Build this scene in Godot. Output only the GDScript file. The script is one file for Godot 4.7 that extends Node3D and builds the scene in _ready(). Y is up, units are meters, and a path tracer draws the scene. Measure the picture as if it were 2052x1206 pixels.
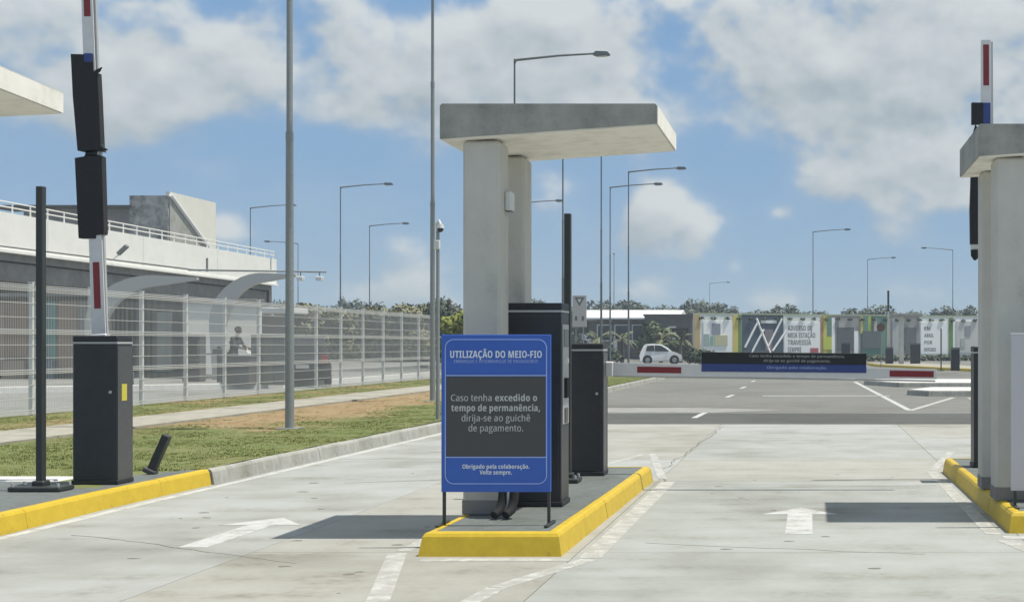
extends Node3D
# A kerbside ticket plaza: lanes with yellow-kerbed islands, barriers and concrete canopies; a fenced forecourt and a viaduct to the left.
# Metres, y up. The camera stands in the middle lane 1.45 m above the ground and looks along -Z, parallel to the lane.

const ISLAND := 0.16          # height of the islands and of the verge
var M := {}                   # materials
var taken := {}               # names in use
var rng := RandomNumberGenerator.new()


# ------------------------------------------------------------------ mesh helpers
class Shape:
	var v := PackedVector3Array()
	var n := PackedVector3Array()
	var c := PackedColorArray()
	var tint := Color.WHITE
	var tinted := false

	func tri(a: Vector3, b: Vector3, d: Vector3, na: Vector3, nb: Vector3, nd: Vector3) -> void:
		if (b - a).cross(d - a).dot(na + nb + nd) > 0.0:
			var t := b
			b = d
			d = t
			t = nb
			nb = nd
			nd = t
		v.append(a); v.append(b); v.append(d)
		n.append(na); n.append(nb); n.append(nd)
		if tinted:
			c.append(tint); c.append(tint); c.append(tint)

	func flat(pts: Array, out: Vector3) -> void:   # a convex face; «out» is any vector on its outer side
		var g: Vector3 = (pts[1] - pts[0]).cross(pts[2] - pts[0])
		if g.length() < 1e-12 and pts.size() > 3:
			g = (pts[2] - pts[0]).cross(pts[3] - pts[0])
		g = g.normalized()
		if g.dot(out) < 0.0:
			g = -g
		for i in range(1, pts.size() - 1):
			tri(pts[0], pts[i], pts[i + 1], g, g, g)

	func box(at: Vector3, size: Vector3, turn := Basis.IDENTITY, bevel := 0.0) -> void:
		var h := size / 2.0
		var b := minf(bevel, minf(h.x, minf(h.y, h.z)) * 0.45)
		for axis in 3:
			var j := (axis + 1) % 3
			var k := (axis + 2) % 3
			for s in [-1.0, 1.0]:
				var pts := []
				for q in [[-1.0, -1.0], [1.0, -1.0], [1.0, 1.0], [-1.0, 1.0]]:
					var p := Vector3.ZERO
					p[axis] = s * h[axis]
					p[j] = q[0] * (h[j] - b)
					p[k] = q[1] * (h[k] - b)
					pts.append(at + turn * p)
				var o := Vector3.ZERO
				o[axis] = s
				flat(pts, turn * o)
		if b <= 0.0:
			return
		for axis in 3:
			var j := (axis + 1) % 3
			var k := (axis + 2) % 3
			for sj in [-1.0, 1.0]:
				for sk in [-1.0, 1.0]:
					var pts := []
					for q in [[-1.0, 0], [1.0, 0], [1.0, 1], [-1.0, 1]]:
						var p := Vector3.ZERO
						p[axis] = q[0] * (h[axis] - b)
						p[j] = sj * (h[j] - (b if q[1] == 1 else 0.0))
						p[k] = sk * (h[k] - (0.0 if q[1] == 1 else b))
						pts.append(at + turn * p)
					var o := Vector3.ZERO
					o[j] = sj
					o[k] = sk
					flat(pts, turn * o)
		for sx in [-1.0, 1.0]:
			for sy in [-1.0, 1.0]:
				for sz in [-1.0, 1.0]:
					var s := Vector3(sx, sy, sz)
					var pts := []
					for axis in 3:
						var p := h - Vector3(b, b, b)
						p[axis] = h[axis]
						pts.append(at + turn * (p * s))
					flat(pts, turn * s)

	func tube(path: Array, radii: Array, sides := 12, caps := true) -> void:
		var rings := []
		var last := Vector3.ZERO
		for i in path.size():
			var d: Vector3 = (path[mini(i + 1, path.size() - 1)] - path[maxi(i - 1, 0)]).normalized()
			var u := last - d * last.dot(d)
			if u.length() < 0.01:
				u = d.cross(Vector3.RIGHT if absf(d.x) < 0.8 else Vector3.FORWARD)
			u = u.normalized()
			last = u
			var w := d.cross(u)
			var ring := []
			for k in sides:
				var a := TAU * k / sides
				ring.append(u * cos(a) + w * sin(a))
			rings.append(ring)
		for i in path.size() - 1:
			for k in sides:
				var m := (k + 1) % sides
				var a: Vector3 = path[i] + rings[i][k] * radii[i]
				var b: Vector3 = path[i] + rings[i][m] * radii[i]
				var e: Vector3 = path[i + 1] + rings[i + 1][m] * radii[i + 1]
				var f: Vector3 = path[i + 1] + rings[i + 1][k] * radii[i + 1]
				tri(a, b, e, rings[i][k], rings[i][m], rings[i + 1][m])
				tri(a, e, f, rings[i][k], rings[i + 1][m], rings[i + 1][k])
		if caps:
			for e in [0, path.size() - 1]:
				var pts := []
				for k in sides:
					pts.append(path[e] + rings[e][k] * radii[e])
				flat(pts, path[e] - path[1 if e == 0 else e - 1])

	func ball(at: Vector3, r: Vector3, sides := 14) -> void:
		var rows := sides / 2
		var p := func(i: int, k: int) -> Vector3:
			var a := PI * i / rows
			var b := TAU * k / sides
			return Vector3(sin(a) * cos(b), cos(a), sin(a) * sin(b))
		for i in rows:
			for k in sides:
				var q := [p.call(i, k), p.call(i + 1, k), p.call(i + 1, k + 1), p.call(i, k + 1)]
				for t in [[0, 1, 2], [0, 2, 3]]:
					var a: Vector3 = q[t[0]]
					var b: Vector3 = q[t[1]]
					var d: Vector3 = q[t[2]]
					if (b - a).cross(d - a).length() > 1e-9:
						tri(at + a * r, at + b * r, at + d * r, (a / r).normalized(), (b / r).normalized(), (d / r).normalized())

	# a polygon drawn with the axes ux, uy from o and pushed along «deep»
	func prism(poly: PackedVector2Array, o: Vector3, ux: Vector3, uy: Vector3, deep: Vector3) -> void:
		var idx := Geometry2D.triangulate_polygon(poly)
		var w := []
		for p in poly:
			w.append(o + ux * p.x + uy * p.y)
		var d := deep.normalized()
		for i in range(0, idx.size(), 3):
			var a: Vector3 = w[idx[i]]
			var b: Vector3 = w[idx[i + 1]]
			var e: Vector3 = w[idx[i + 2]]
			tri(a, b, e, -d, -d, -d)
			tri(a + deep, b + deep, e + deep, d, d, d)
		var cw := Geometry2D.is_polygon_clockwise(poly)
		for i in poly.size():
			var k := (i + 1) % poly.size()
			var e2 := poly[k] - poly[i]
			var o2 := Vector2(e2.y, -e2.x) * (-1.0 if cw else 1.0)
			flat([w[i], w[k], w[k] + deep, w[i] + deep], ux * o2.x + uy * o2.y)

	func mesh() -> ArrayMesh:
		var a := []
		a.resize(Mesh.ARRAY_MAX)
		a[Mesh.ARRAY_VERTEX] = v
		a[Mesh.ARRAY_NORMAL] = n
		if tinted:
			a[Mesh.ARRAY_COLOR] = c
		var m := ArrayMesh.new()
		m.add_surface_from_arrays(Mesh.PRIMITIVE_TRIANGLES, a)
		return m


func v2(a: Array) -> PackedVector2Array:
	var p := PackedVector2Array()
	for i in range(0, a.size(), 2):
		p.append(Vector2(a[i], a[i + 1]))
	return p


func numbered(called: String) -> String:
	taken[called] = taken.get(called, -1) + 1
	return called if taken[called] == 0 else "%s_%03d" % [called, taken[called]]


func tag(o: Node, label: String, category := "", group := "") -> Node:
	o.set_meta("label", label)
	if category:
		o.set_meta("category", category)
	if group:
		o.set_meta("group", group)
	return o


func thing(called: String, label: String, category: String, at := Vector3.ZERO, turn := 0.0, group := "") -> Node3D:
	var o := Node3D.new()
	o.name = numbered(called)
	add_child(o)
	o.position = at
	o.rotation.y = turn
	tag(o, label, category, group)
	return o


func ground(called: String, label := "") -> Node3D:      # a piece of the setting made of parts
	var o := Node3D.new()
	o.name = numbered(called)
	o.set_meta("kind", "structure")
	if label:
		o.set_meta("label", label)
	add_child(o)
	return o


func part(called: String, s: Variant, m: Material, parent: Node = null, at := Vector3.ZERO) -> MeshInstance3D:
	var o := MeshInstance3D.new()
	o.mesh = s.mesh() if s is Shape else s
	o.material_override = m
	o.position = at
	if parent:
		o.name = called
		parent.add_child(o, true)
	else:
		o.name = numbered(called)
		add_child(o)
	return o


func struct(called: String, s: Variant, m: Material, label := "") -> MeshInstance3D:
	var o := part(called, s, m)
	o.set_meta("kind", "structure")
	if label:
		o.set_meta("label", label)
	return o


func dup(o: Node3D, label: String, at: Vector3, turn := 0.0) -> Node3D:
	var r: Node3D = o.duplicate()
	r.name = numbered(RegEx.create_from_string("_\\d+$").sub(o.name, ""))
	add_child(r)
	r.position = at
	r.rotation.y = turn
	r.set_meta("label", label)
	return r


func boxed(at: Vector3, size: Vector3, bevel := 0.0, turn := Basis.IDENTITY) -> Shape:
	var s := Shape.new()
	s.box(at, size, turn, bevel)
	return s


func tubed(path: Array, radii: Array, sides := 12) -> Shape:
	var s := Shape.new()
	s.tube(path, radii, sides)
	return s


func slab(poly: PackedVector2Array, y0: float, y1: float) -> Shape:   # a polygon in (x, z) between two heights
	var s := Shape.new()
	s.prism(poly, Vector3(0, y0, 0), Vector3.RIGHT, Vector3.BACK, Vector3(0, y1 - y0, 0))
	return s


# ------------------------------------------------------------------ materials
func lin(r: float, g: float, b: float) -> Color:
	return Color(r, g, b).linear_to_srgb()


func paint(c: Color, rough := 0.6, metal := 0.0) -> StandardMaterial3D:
	var m := StandardMaterial3D.new()
	m.albedo_color = c
	m.roughness = rough
	m.metallic = metal
	return m


func noise_bytes(size: int, freq: float, sd: int, octaves := 4, stretch := 1.0, kind := FastNoiseLite.TYPE_SIMPLEX_SMOOTH) -> PackedByteArray:
	var f := FastNoiseLite.new()
	f.seed = sd
	f.frequency = freq
	f.noise_type = kind
	f.fractal_octaves = octaves
	# with a stretch the marks are drawn out along the first axis
	var im := f.get_seamless_image(int(size / stretch), size, false, false, 0.1, true)
	if stretch != 1.0:
		im.resize(size, size, Image.INTERPOLATE_CUBIC)
	im.convert(Image.FORMAT_L8)
	return im.get_data()


func turned(b: PackedByteArray) -> PackedByteArray:     # the same marks, upright
	var n := int(sqrt(b.size()))
	var im := Image.create_from_data(n, n, false, Image.FORMAT_L8, b)
	im.rotate_90(CLOCKWISE)
	return im.get_data()


func blend_image(size: int, layers: Array, stops: Array) -> Image:    # layers: [bytes, weight]; stops: [value, Color linear]
	var out := PackedByteArray()
	out.resize(size * size * 3)
	var ramp := PackedByteArray()
	ramp.resize(256 * 3)
	for i in 256:
		var t := i / 255.0
		var k := 0
		while k < stops.size() - 2 and t > stops[k + 1][0]:
			k += 1
		var u := clampf((t - stops[k][0]) / (stops[k + 1][0] - stops[k][0]), 0, 1)
		var col: Color = (stops[k][1] as Color).lerp(stops[k + 1][1], u).linear_to_srgb()
		ramp[i * 3] = int(col.r * 255)
		ramp[i * 3 + 1] = int(col.g * 255)
		ramp[i * 3 + 2] = int(col.b * 255)
	var count := layers.size()
	for i in size * size:
		var x := 127.5
		for k in count:
			x += (layers[k][0][i] - 127.5) * layers[k][1]
		var q := clampi(int(x), 0, 255) * 3
		out[i * 3] = ramp[q]
		out[i * 3 + 1] = ramp[q + 1]
		out[i * 3 + 2] = ramp[q + 2]
	return Image.create_from_data(size, size, false, Image.FORMAT_RGB8, out)


func mapped(m: StandardMaterial3D, im: Image, metres: float, world := true) -> StandardMaterial3D:
	m.albedo_texture = ImageTexture.create_from_image(im)
	m.uv1_triplanar = true
	m.uv1_world_triplanar = world
	m.uv1_scale = Vector3.ONE / metres
	return m


func weathered(m: StandardMaterial3D, im: Image, metres: float) -> StandardMaterial3D:   # a second, larger pattern over the first
	m.detail_enabled = true
	m.detail_blend_mode = BaseMaterial3D.BLEND_MODE_MUL
	m.detail_albedo = ImageTexture.create_from_image(im)
	m.detail_uv_layer = BaseMaterial3D.DETAIL_UV_2
	m.uv2_triplanar = true
	m.uv2_world_triplanar = true
	m.uv2_scale = Vector3.ONE / metres
	return m


func make_materials() -> void:
	var fine := noise_bytes(512, 0.08, 1, 3)
	var mid := noise_bytes(512, 0.02, 2, 4)
	var big := noise_bytes(512, 0.006, 3, 4)
	var streak := noise_bytes(512, 0.02, 4, 4, 9.0)
	var streak2 := noise_bytes(512, 0.012, 14, 4, 5.0)
	var specks := noise_bytes(512, 0.25, 5, 1)
	var grey := func(a: float, b: float) -> Array: return [[0.0, Color(a, a, a)], [1.0, Color(b, b, b)]]
	# broad stains for a second layer
	var stains := blend_image(512, [[big, 1.1], [mid, 0.5]], [[0.0, Color(0.74, 0.73, 0.7)], [0.35, Color(0.92, 0.92, 0.9)], [0.6, Color(1, 1, 1)], [1.0, Color(1, 1, 1)]])
	# brushed concrete paving with tyre-worn streaks across the lanes
	var wide_streak := noise_bytes(1024, 0.016, 24, 4, 7.0)
	var wide_mid := noise_bytes(1024, 0.012, 25, 4)
	var wide_fine := noise_bytes(1024, 0.09, 26, 3)
	var conc := blend_image(1024, [[wide_streak, 0.5], [wide_mid, 0.45], [wide_fine, 0.22]],
		[[0.0, Color(0.177, 0.170, 0.151)], [0.2, Color(0.266, 0.266, 0.245)], [0.38, Color(0.327, 0.335, 0.319)], [0.6, Color(0.356, 0.367, 0.358)], [1.0, Color(0.403, 0.419, 0.409)]])
	var base := paint(Color.WHITE, 0.85)
	M.paving = []
	for k in 3:
		var m := base.duplicate() as StandardMaterial3D
		m.albedo_color = [Color(1, 1, 1), Color(0.975, 0.98, 0.975), Color(0.99, 0.975, 0.95)][k]
		mapped(m, conc, 8.3)
		m.uv1_offset = Vector3(0.37, 0.2, 0.61) * k
		weathered(m, stains, 13.0)
		m.heightmap_enabled = false
		M.paving.append(m)
	var asphalt := blend_image(512, [[specks, 0.35], [fine, 0.35], [mid, 0.35], [streak2, 0.35]], [[0.0, Color(0.120, 0.120, 0.110)], [0.5, Color(0.170, 0.170, 0.158)], [1.0, Color(0.216, 0.216, 0.202)]])
	M.asphalt = weathered(mapped(paint(Color.WHITE, 0.9), asphalt, 6.1), stains, 29.0)
	M.fresh_asphalt = weathered(mapped(paint(Color(0.74, 0.75, 0.76), 0.9), asphalt, 6.1), stains, 29.0)
	M.pale_asphalt = mapped(paint(Color(1.22, 1.22, 1.2).clamp(), 0.9), blend_image(512, [[specks, 0.3], [mid, 0.6], [streak2, 0.5]], [[0.0, Color(0.2, 0.2, 0.19)], [1.0, Color(0.33, 0.33, 0.31)]]), 6.1)
	M.service_road = weathered(mapped(paint(Color.WHITE, 0.9), blend_image(512, [[specks, 0.3], [mid, 0.5], [fine, 0.3]], [[0.0, Color(0.2, 0.2, 0.19)], [1.0, Color(0.31, 0.31, 0.3)]]), 5.0), stains, 21.0)
	# painted road markings, worn through in places
	var worn := blend_image(512, [[mid, 0.8], [fine, 0.5], [streak, 0.4]], [[0.0, Color(0.307, 0.299, 0.277)], [0.25, Color(0.394, 0.394, 0.380)], [0.5, Color(0.474, 0.482, 0.474)], [1.0, Color(0.540, 0.547, 0.540)]])
	M.marking = mapped(paint(Color.WHITE, 0.7), worn, 2.3)
	var faded := blend_image(512, [[mid, 1.2], [fine, 0.6], [streak, 0.5]], [[0.0, Color(0.33, 0.33, 0.305)], [0.4, Color(0.37, 0.37, 0.345)], [0.65, Color(0.43, 0.428, 0.405)], [1.0, Color(0.52, 0.52, 0.5)]])
	M.faded_marking = mapped(paint(Color.WHITE, 0.75), faded, 1.7)
	var yel := blend_image(512, [[mid, 0.62], [fine, 0.45], [streak, 0.35], [specks, 0.15]], [[0.0, Color(0.13, 0.1, 0.04)], [0.09, Color(0.361, 0.242, 0.019)], [0.22, Color(0.513, 0.356, 0.019)], [0.6, Color(0.570, 0.404, 0.021)], [1.0, Color(0.627, 0.456, 0.028)]])
	M.yellow_kerb = mapped(paint(Color.WHITE, 0.55), yel, 1.9)
	var kerb := blend_image(512, [[mid, 0.5], [fine, 0.4], [turned(streak), 0.5]], [[0.0, Color(0.184, 0.179, 0.161)], [0.4, Color(0.331, 0.331, 0.304)], [1.0, Color(0.460, 0.460, 0.432)]])
	M.kerb = weathered(mapped(paint(Color.WHITE, 0.9), kerb, 1.3), stains, 3.7)
	M.white_kerb = mapped(paint(Color.WHITE, 0.8), blend_image(512, [[mid, 0.6], [fine, 0.3]], [[0.0, Color(0.5, 0.5, 0.48)], [1.0, Color(0.75, 0.75, 0.73)]]), 1.9)
	M.island_top = weathered(mapped(paint(Color.WHITE, 0.7), blend_image(512, [[mid, 0.5], [fine, 0.4], [specks, 0.2]], [[0.0, Color(0.085, 0.098, 0.096)], [0.5, Color(0.135, 0.152, 0.148)], [1.0, Color(0.18, 0.2, 0.195)]]), 1.5), stains, 4.1)
	# cast concrete of the canopies: vertical runs and blotches
	var drips := turned(streak2)
	var cast := blend_image(512, [[drips, 0.42], [mid, 0.22], [fine, 0.15], [big, 0.35], [specks, 0.06]], [[0.0, Color(0.36, 0.35, 0.315)], [0.4, Color(0.5, 0.493, 0.455)], [1.0, Color(0.58, 0.572, 0.535)]])
	M.cast = mapped(paint(Color.WHITE, 0.85), cast, 2.1, false)
	M.fascia = mapped(paint(Color.WHITE, 0.85), blend_image(512, [[drips, 0.55], [streak, 0.2], [mid, 0.3], [fine, 0.2], [big, 0.3]], [[0.0, Color(0.2, 0.2, 0.185)], [0.5, Color(0.31, 0.312, 0.29)], [1.0, Color(0.4, 0.4, 0.375)]]), 1.7, false)
	M.soffit = mapped(paint(Color.WHITE, 0.8), blend_image(512, [[mid, 0.5], [big, 0.4], [specks, 0.1]], [[0.0, Color(0.6, 0.575, 0.51)], [0.5, Color(0.83, 0.81, 0.75)], [1.0, Color(0.88, 0.865, 0.81)]]), 1.9, false)
	M.stained_concrete = mapped(paint(Color.WHITE, 0.9), blend_image(512, [[streak2, 0.2], [mid, 0.9], [fine, 0.3], [big, 0.5]], [[0.0, Color(0.12, 0.12, 0.115)], [0.5, Color(0.3, 0.3, 0.29)], [1.0, Color(0.48, 0.48, 0.46)]]), 9.0)
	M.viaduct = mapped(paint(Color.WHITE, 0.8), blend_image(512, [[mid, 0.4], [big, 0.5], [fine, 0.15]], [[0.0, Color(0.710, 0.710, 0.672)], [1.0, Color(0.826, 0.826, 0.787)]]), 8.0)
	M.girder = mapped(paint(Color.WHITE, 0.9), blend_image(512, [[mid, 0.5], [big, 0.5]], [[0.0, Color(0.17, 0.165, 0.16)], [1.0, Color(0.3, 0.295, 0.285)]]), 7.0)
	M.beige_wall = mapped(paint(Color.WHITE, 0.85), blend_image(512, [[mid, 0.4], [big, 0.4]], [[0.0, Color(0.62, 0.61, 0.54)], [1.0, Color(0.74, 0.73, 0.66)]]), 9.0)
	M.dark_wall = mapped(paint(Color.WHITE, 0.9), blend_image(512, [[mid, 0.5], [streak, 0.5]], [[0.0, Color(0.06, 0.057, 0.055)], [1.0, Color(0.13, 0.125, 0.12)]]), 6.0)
	M.void = paint(lin(0.02, 0.02, 0.021), 0.9)
	var soil := blend_image(512, [[mid, 0.7], [fine, 0.6], [specks, 0.3]], [[0.0, Color(0.55, 0.55, 0.55)], [0.5, Color(0.85, 0.85, 0.85)], [1.0, Color(1, 1, 1)]])
	M.verge = mapped(paint(Color.WHITE, 0.95), soil, 2.7)
	M.verge.vertex_color_use_as_albedo = true
	M.path = weathered(mapped(paint(Color.WHITE, 0.9), blend_image(512, [[mid, 0.6], [fine, 0.4], [specks, 0.15]], [[0.0, Color(0.248, 0.235, 0.193)], [0.5, Color(0.345, 0.331, 0.281)], [1.0, Color(0.405, 0.391, 0.340)]]), 2.9), stains, 6.7)
	M.field = mapped(paint(Color.WHITE, 0.95), blend_image(512, [[mid, 0.8], [fine, 0.4], [big, 0.5]], [[0.0, Color(0.06, 0.075, 0.03)], [0.5, Color(0.13, 0.135, 0.06)], [1.0, Color(0.2, 0.18, 0.1)]]), 19.0)
	M.galvanised = mapped(paint(Color.WHITE, 0.5, 0.25), blend_image(512, [[mid, 0.5], [fine, 0.3]], [[0.0, Color(0.2, 0.215, 0.22)], [1.0, Color(0.33, 0.345, 0.35)]]), 0.9, false)
	M.lamp_steel = mapped(paint(Color.WHITE, 0.5, 0.2), blend_image(512, [[mid, 0.5], [fine, 0.3]], [[0.0, Color(0.12, 0.135, 0.15)], [1.0, Color(0.2, 0.22, 0.235)]]), 0.9, false)
	M.fence_steel = paint(lin(0.6, 0.61, 0.6), 0.45, 0.1)
	M.fence_wire = paint(lin(0.55, 0.56, 0.55), 0.45, 0.1)
	var black := blend_image(512, [[mid, 0.4], [fine, 0.25], [big, 0.4]], [[0.0, Color(0.018, 0.02, 0.025)], [1.0, Color(0.034, 0.037, 0.044)]])
	M.black_steel = mapped(paint(Color.WHITE, 0.42), black, 1.3, false)
	M.black_cap = mapped(paint(Color(0.85, 0.85, 0.87), 0.5), black, 0.8, false)
	M.side_steel = mapped(paint(Color.WHITE, 0.4), blend_image(512, [[mid, 0.4], [fine, 0.2]], [[0.0, Color(0.05, 0.052, 0.054)], [1.0, Color(0.085, 0.087, 0.09)]]), 1.1, false)
	M.post_steel = paint(lin(0.032, 0.037, 0.036), 0.5)
	M.trim = paint(lin(0.42, 0.43, 0.44), 0.4)
	M.rubber = paint(lin(0.012, 0.013, 0.014), 0.85)
	M.fabric = mapped(paint(Color.WHITE, 0.9), blend_image(512, [[fine, 0.5], [mid, 0.4]], [[0.0, Color(0.014, 0.015, 0.018)], [1.0, Color(0.03, 0.031, 0.036)]]), 0.5, false)
	M.arm_white = mapped(paint(Color.WHITE, 0.4), blend_image(512, [[mid, 0.4], [fine, 0.2]], [[0.0, Color(0.6, 0.6, 0.61)], [1.0, Color(0.76, 0.76, 0.77)]]), 1.0, false)
	M.arm_red = paint(lin(0.22, 0.018, 0.026), 0.45)
	M.banner_black = paint(lin(0.018, 0.021, 0.025), 0.8)
	M.banner_blue = paint(lin(0.035, 0.062, 0.23), 0.7)
	M.sign_blue = mapped(paint(Color.WHITE, 0.5), blend_image(512, [[big, 0.4], [mid, 0.2]], [[0.0, Color(0.026, 0.1, 0.44)], [1.0, Color(0.036, 0.125, 0.52)]]), 1.4, false)
	M.sign_dark = paint(lin(0.055, 0.057, 0.06), 0.5)
	M.sign_line = paint(lin(0.36, 0.48, 0.82), 0.5)
	M.sign_text = paint(lin(0.7, 0.76, 0.86), 0.5)
	M.sign_text_soft = paint(lin(0.5, 0.51, 0.52), 0.5)
	M.banner_text = paint(lin(0.4, 0.41, 0.42), 0.6)
	M.back_panel = paint(lin(0.5, 0.49, 0.52), 0.5)
	M.yellow_label = paint(lin(0.55, 0.5, 0.06), 0.5)
	M.white = paint(lin(0.75, 0.76, 0.76), 0.5)
	M.off_white = paint(lin(0.62, 0.64, 0.63), 0.6)
	M.glass = paint(lin(0.015, 0.02, 0.022), 0.08)
	M.tyre = paint(lin(0.015, 0.015, 0.016), 0.8)
	M.rim = paint(lin(0.35, 0.35, 0.36), 0.35, 0.5)
	M.tail_red = paint(lin(0.35, 0.012, 0.02), 0.25)
	M.car_white = paint(lin(0.78, 0.79, 0.79), 0.25)
	M.car_dark = paint(lin(0.014, 0.018, 0.026), 0.5)
	M.car_glass = paint(lin(0.012, 0.018, 0.02), 0.3)
	M.leaf = paint(Color.WHITE, 0.6)
	M.leaf.vertex_color_use_as_albedo = true
	M.leaf.backlight_enabled = true
	M.leaf.backlight = lin(0.03, 0.04, 0.01)
	M.bark = mapped(paint(Color.WHITE, 0.9), blend_image(512, [[mid, 0.6], [fine, 0.5]], [[0.0, Color(0.06, 0.05, 0.04)], [1.0, Color(0.17, 0.15, 0.12)]]), 0.8, false)
	M.canopy_steel = paint(lin(0.5, 0.5, 0.485), 0.5)
	M.print_grey = paint(lin(0.16, 0.17, 0.175), 0.6)


# ------------------------------------------------------------------ sky
var blobs := []

func cloud(az: float, el: float, wide: float, high: float, weight: float) -> void:
	blobs.append([az, el, wide, high, weight])


func sky_image() -> Image:
	# cumulus banks: where they stand round the view, in degrees; elsewhere the same kind of cloud is scattered by noise
	cloud(-31, 12.1, 4.7, 3.1, 1.0); cloud(-28.2, 11.1, 4.1, 2.7, 1.0); cloud(-24.9, 11.1, 3.7, 2.1, 0.9)
	cloud(-23, 12.6, 1.84, 1.7, 0.7); cloud(-28.2, 9.6, 2.5, 1.3, 0.5); cloud(-19.8, 13.2, 1.5, 1.6, 1.1)
	cloud(-20, 11.8, 1.6, 1.7, 0.9); cloud(-18.4, 10.3, 2.25, 1.6, 0.95); cloud(-15.6, 10.9, 3.7, 2.3, 1.1)
	cloud(-11.8, 11.9, 4.1, 2.5, 1.1); cloud(-8.6, 10.8, 2.7, 2.3, 1.0); cloud(-13.5, 13.3, 2.7, 1.9, 0.9)
	cloud(-9.9, 9.5, 3.3, 1.3, 0.8); cloud(-20, 9.7, 1.4, 0.73, 0.55); cloud(-9.7, 13.8, 2.5, 1.3, 0.6)
	cloud(-5.4, 14.4, 3.3, 1.3, 0.9); cloud(-1.65, 13.6, 3.7, 2.3, 1.2); cloud(2.75, 13, 4.5, 3.1, 1.3)
	cloud(7.1, 12.7, 4.5, 3.8, 1.3); cloud(0.3, 10.9, 3.7, 2.3, 1.1); cloud(5, 9.4, 4.7, 2.7, 1.2)
	cloud(8.9, 7.8, 2.9, 2.3, 1.1); cloud(2.1, 7.9, 2.25, 1.3, 0.6); cloud(5, 6.6, 3.3, 0.94, 0.6)
	cloud(-2.8, 11.7, 1.2, 1.3, 0.5); cloud(-6.5, 6.1, 1.2, 1.05, 1.15); cloud(-5.1, 5.1, 1.3, 1.05, 1.05)
	cloud(-7.1, 5.1, 1.2, 0.94, 0.7); cloud(-6.5, 4.2, 2.25, 0.6, 0.5); cloud(-24.9, 7, 1.2, 0.5, 0.4)
	cloud(-24.3, 4.7, 1.0, 0.63, 0.75); cloud(-17.2, 4.2, 1.1, 0.6, 0.7); cloud(-16.6, 3.2, 1.8, 0.94, 0.45)
	cloud(-11.6, 6.2, 1.4, 0.84, 0.45); cloud(-6.9, 2.5, 1.1, 0.73, 0.75); cloud(-7.8, 2.3, 1.0, 0.6, 0.5)
	cloud(-1.65, 2, 1.4, 0.73, 0.55); cloud(3.9, 4.8, 1.8, 0.84, 0.6); cloud(4.5, 2.4, 1.8, 0.73, 0.45)
	cloud(-1.4, 5.8, 0.6, 0.38, 0.45); cloud(-19.2, 2.1, 1.8, 0.84, 0.5); cloud(-17.2, 2.4, 1.2, 0.73, 0.4)
	cloud(-11.4, 7.1, 1.6, 0.63, 0.4); cloud(-3.4, 3.5, 0.5, 0.46, 0.45); cloud(-14.4, 1.9, 2.5, 0.63, 0.35)
	# the same weather right round: banks at random azimuths, denser higher up, none inside the stretch set above
	var r := RandomNumberGenerator.new()
	r.seed = 77
	for i in 190:
		var az := r.randf_range(-180, 180)
		var el := pow(r.randf(), 1.3) * 80.0
		var big := 2.0 + el * 0.18
		if (az > -37.0 - big and az < 14.0 + big and el < 16.5 + big * 0.7):
			continue
		cloud(az, el, big * r.randf_range(0.9, 2.6) / maxf(0.3, cos(deg_to_rad(el))), big * r.randf_range(0.5, 1.1), r.randf_range(0.5, 1.2))
	var puff := FastNoiseLite.new()
	puff.seed = 9
	puff.noise_type = FastNoiseLite.TYPE_SIMPLEX_SMOOTH
	puff.frequency = 8.0
	puff.fractal_octaves = 6
	puff.fractal_gain = 0.6
	var im := Image.create(512, 128, false, Image.FORMAT_RGB8)
	fill_sky(im, -180.0, 90.0, 360.0 / 512.0, puff)
	im.resize(4096, 1024, Image.INTERPOLATE_CUBIC)
	var near_view := Image.create(493, 220, false, Image.FORMAT_RGB8)
	fill_sky(near_view, -45.0, 28.125, 360.0 / 4096.0 * 1.5, puff)
	near_view.resize(740, 330, Image.INTERPOLATE_CUBIC)
	im.blit_rect(near_view, Rect2i(0, 0, 740, 330), Vector2i(1536, 704))
	var whole := Image.create(4096, 2048, false, Image.FORMAT_RGB8)
	whole.fill(lin(0.3, 0.3, 0.28))
	whole.blit_rect(im, Rect2i(2048, 0, 2048, 1024), Vector2i.ZERO)     # the panorama's left edge looks along -Z
	whole.blit_rect(im, Rect2i(0, 0, 2048, 1024), Vector2i(2048, 0))
	return whole


func sky_density(az: float, el: float, near: PackedFloat32Array, puff: FastNoiseLite) -> float:
	var sum := 0.0
	for i in range(0, near.size(), 5):
		var x := absf(az - near[i])
		if x > 180.0:
			x = 360.0 - x
		x *= near[i + 2]
		if x > 1.9:
			continue
		var y := (el - near[i + 1]) * near[i + 3]
		var q := x * x + y * y
		if q < 3.6:
			sum += near[i + 4] * exp(-q * 1.15)
	var a := deg_to_rad(az)
	var e := deg_to_rad(el)
	var n := puff.get_noise_3d(sin(a) * cos(e), sin(e) * 1.5, -cos(a) * cos(e))
	return -0.52 + 1.12 * (1.0 - exp(-1.35 * sum)) + n * (0.55 + 0.4 * minf(sum, 1.0))


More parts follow.
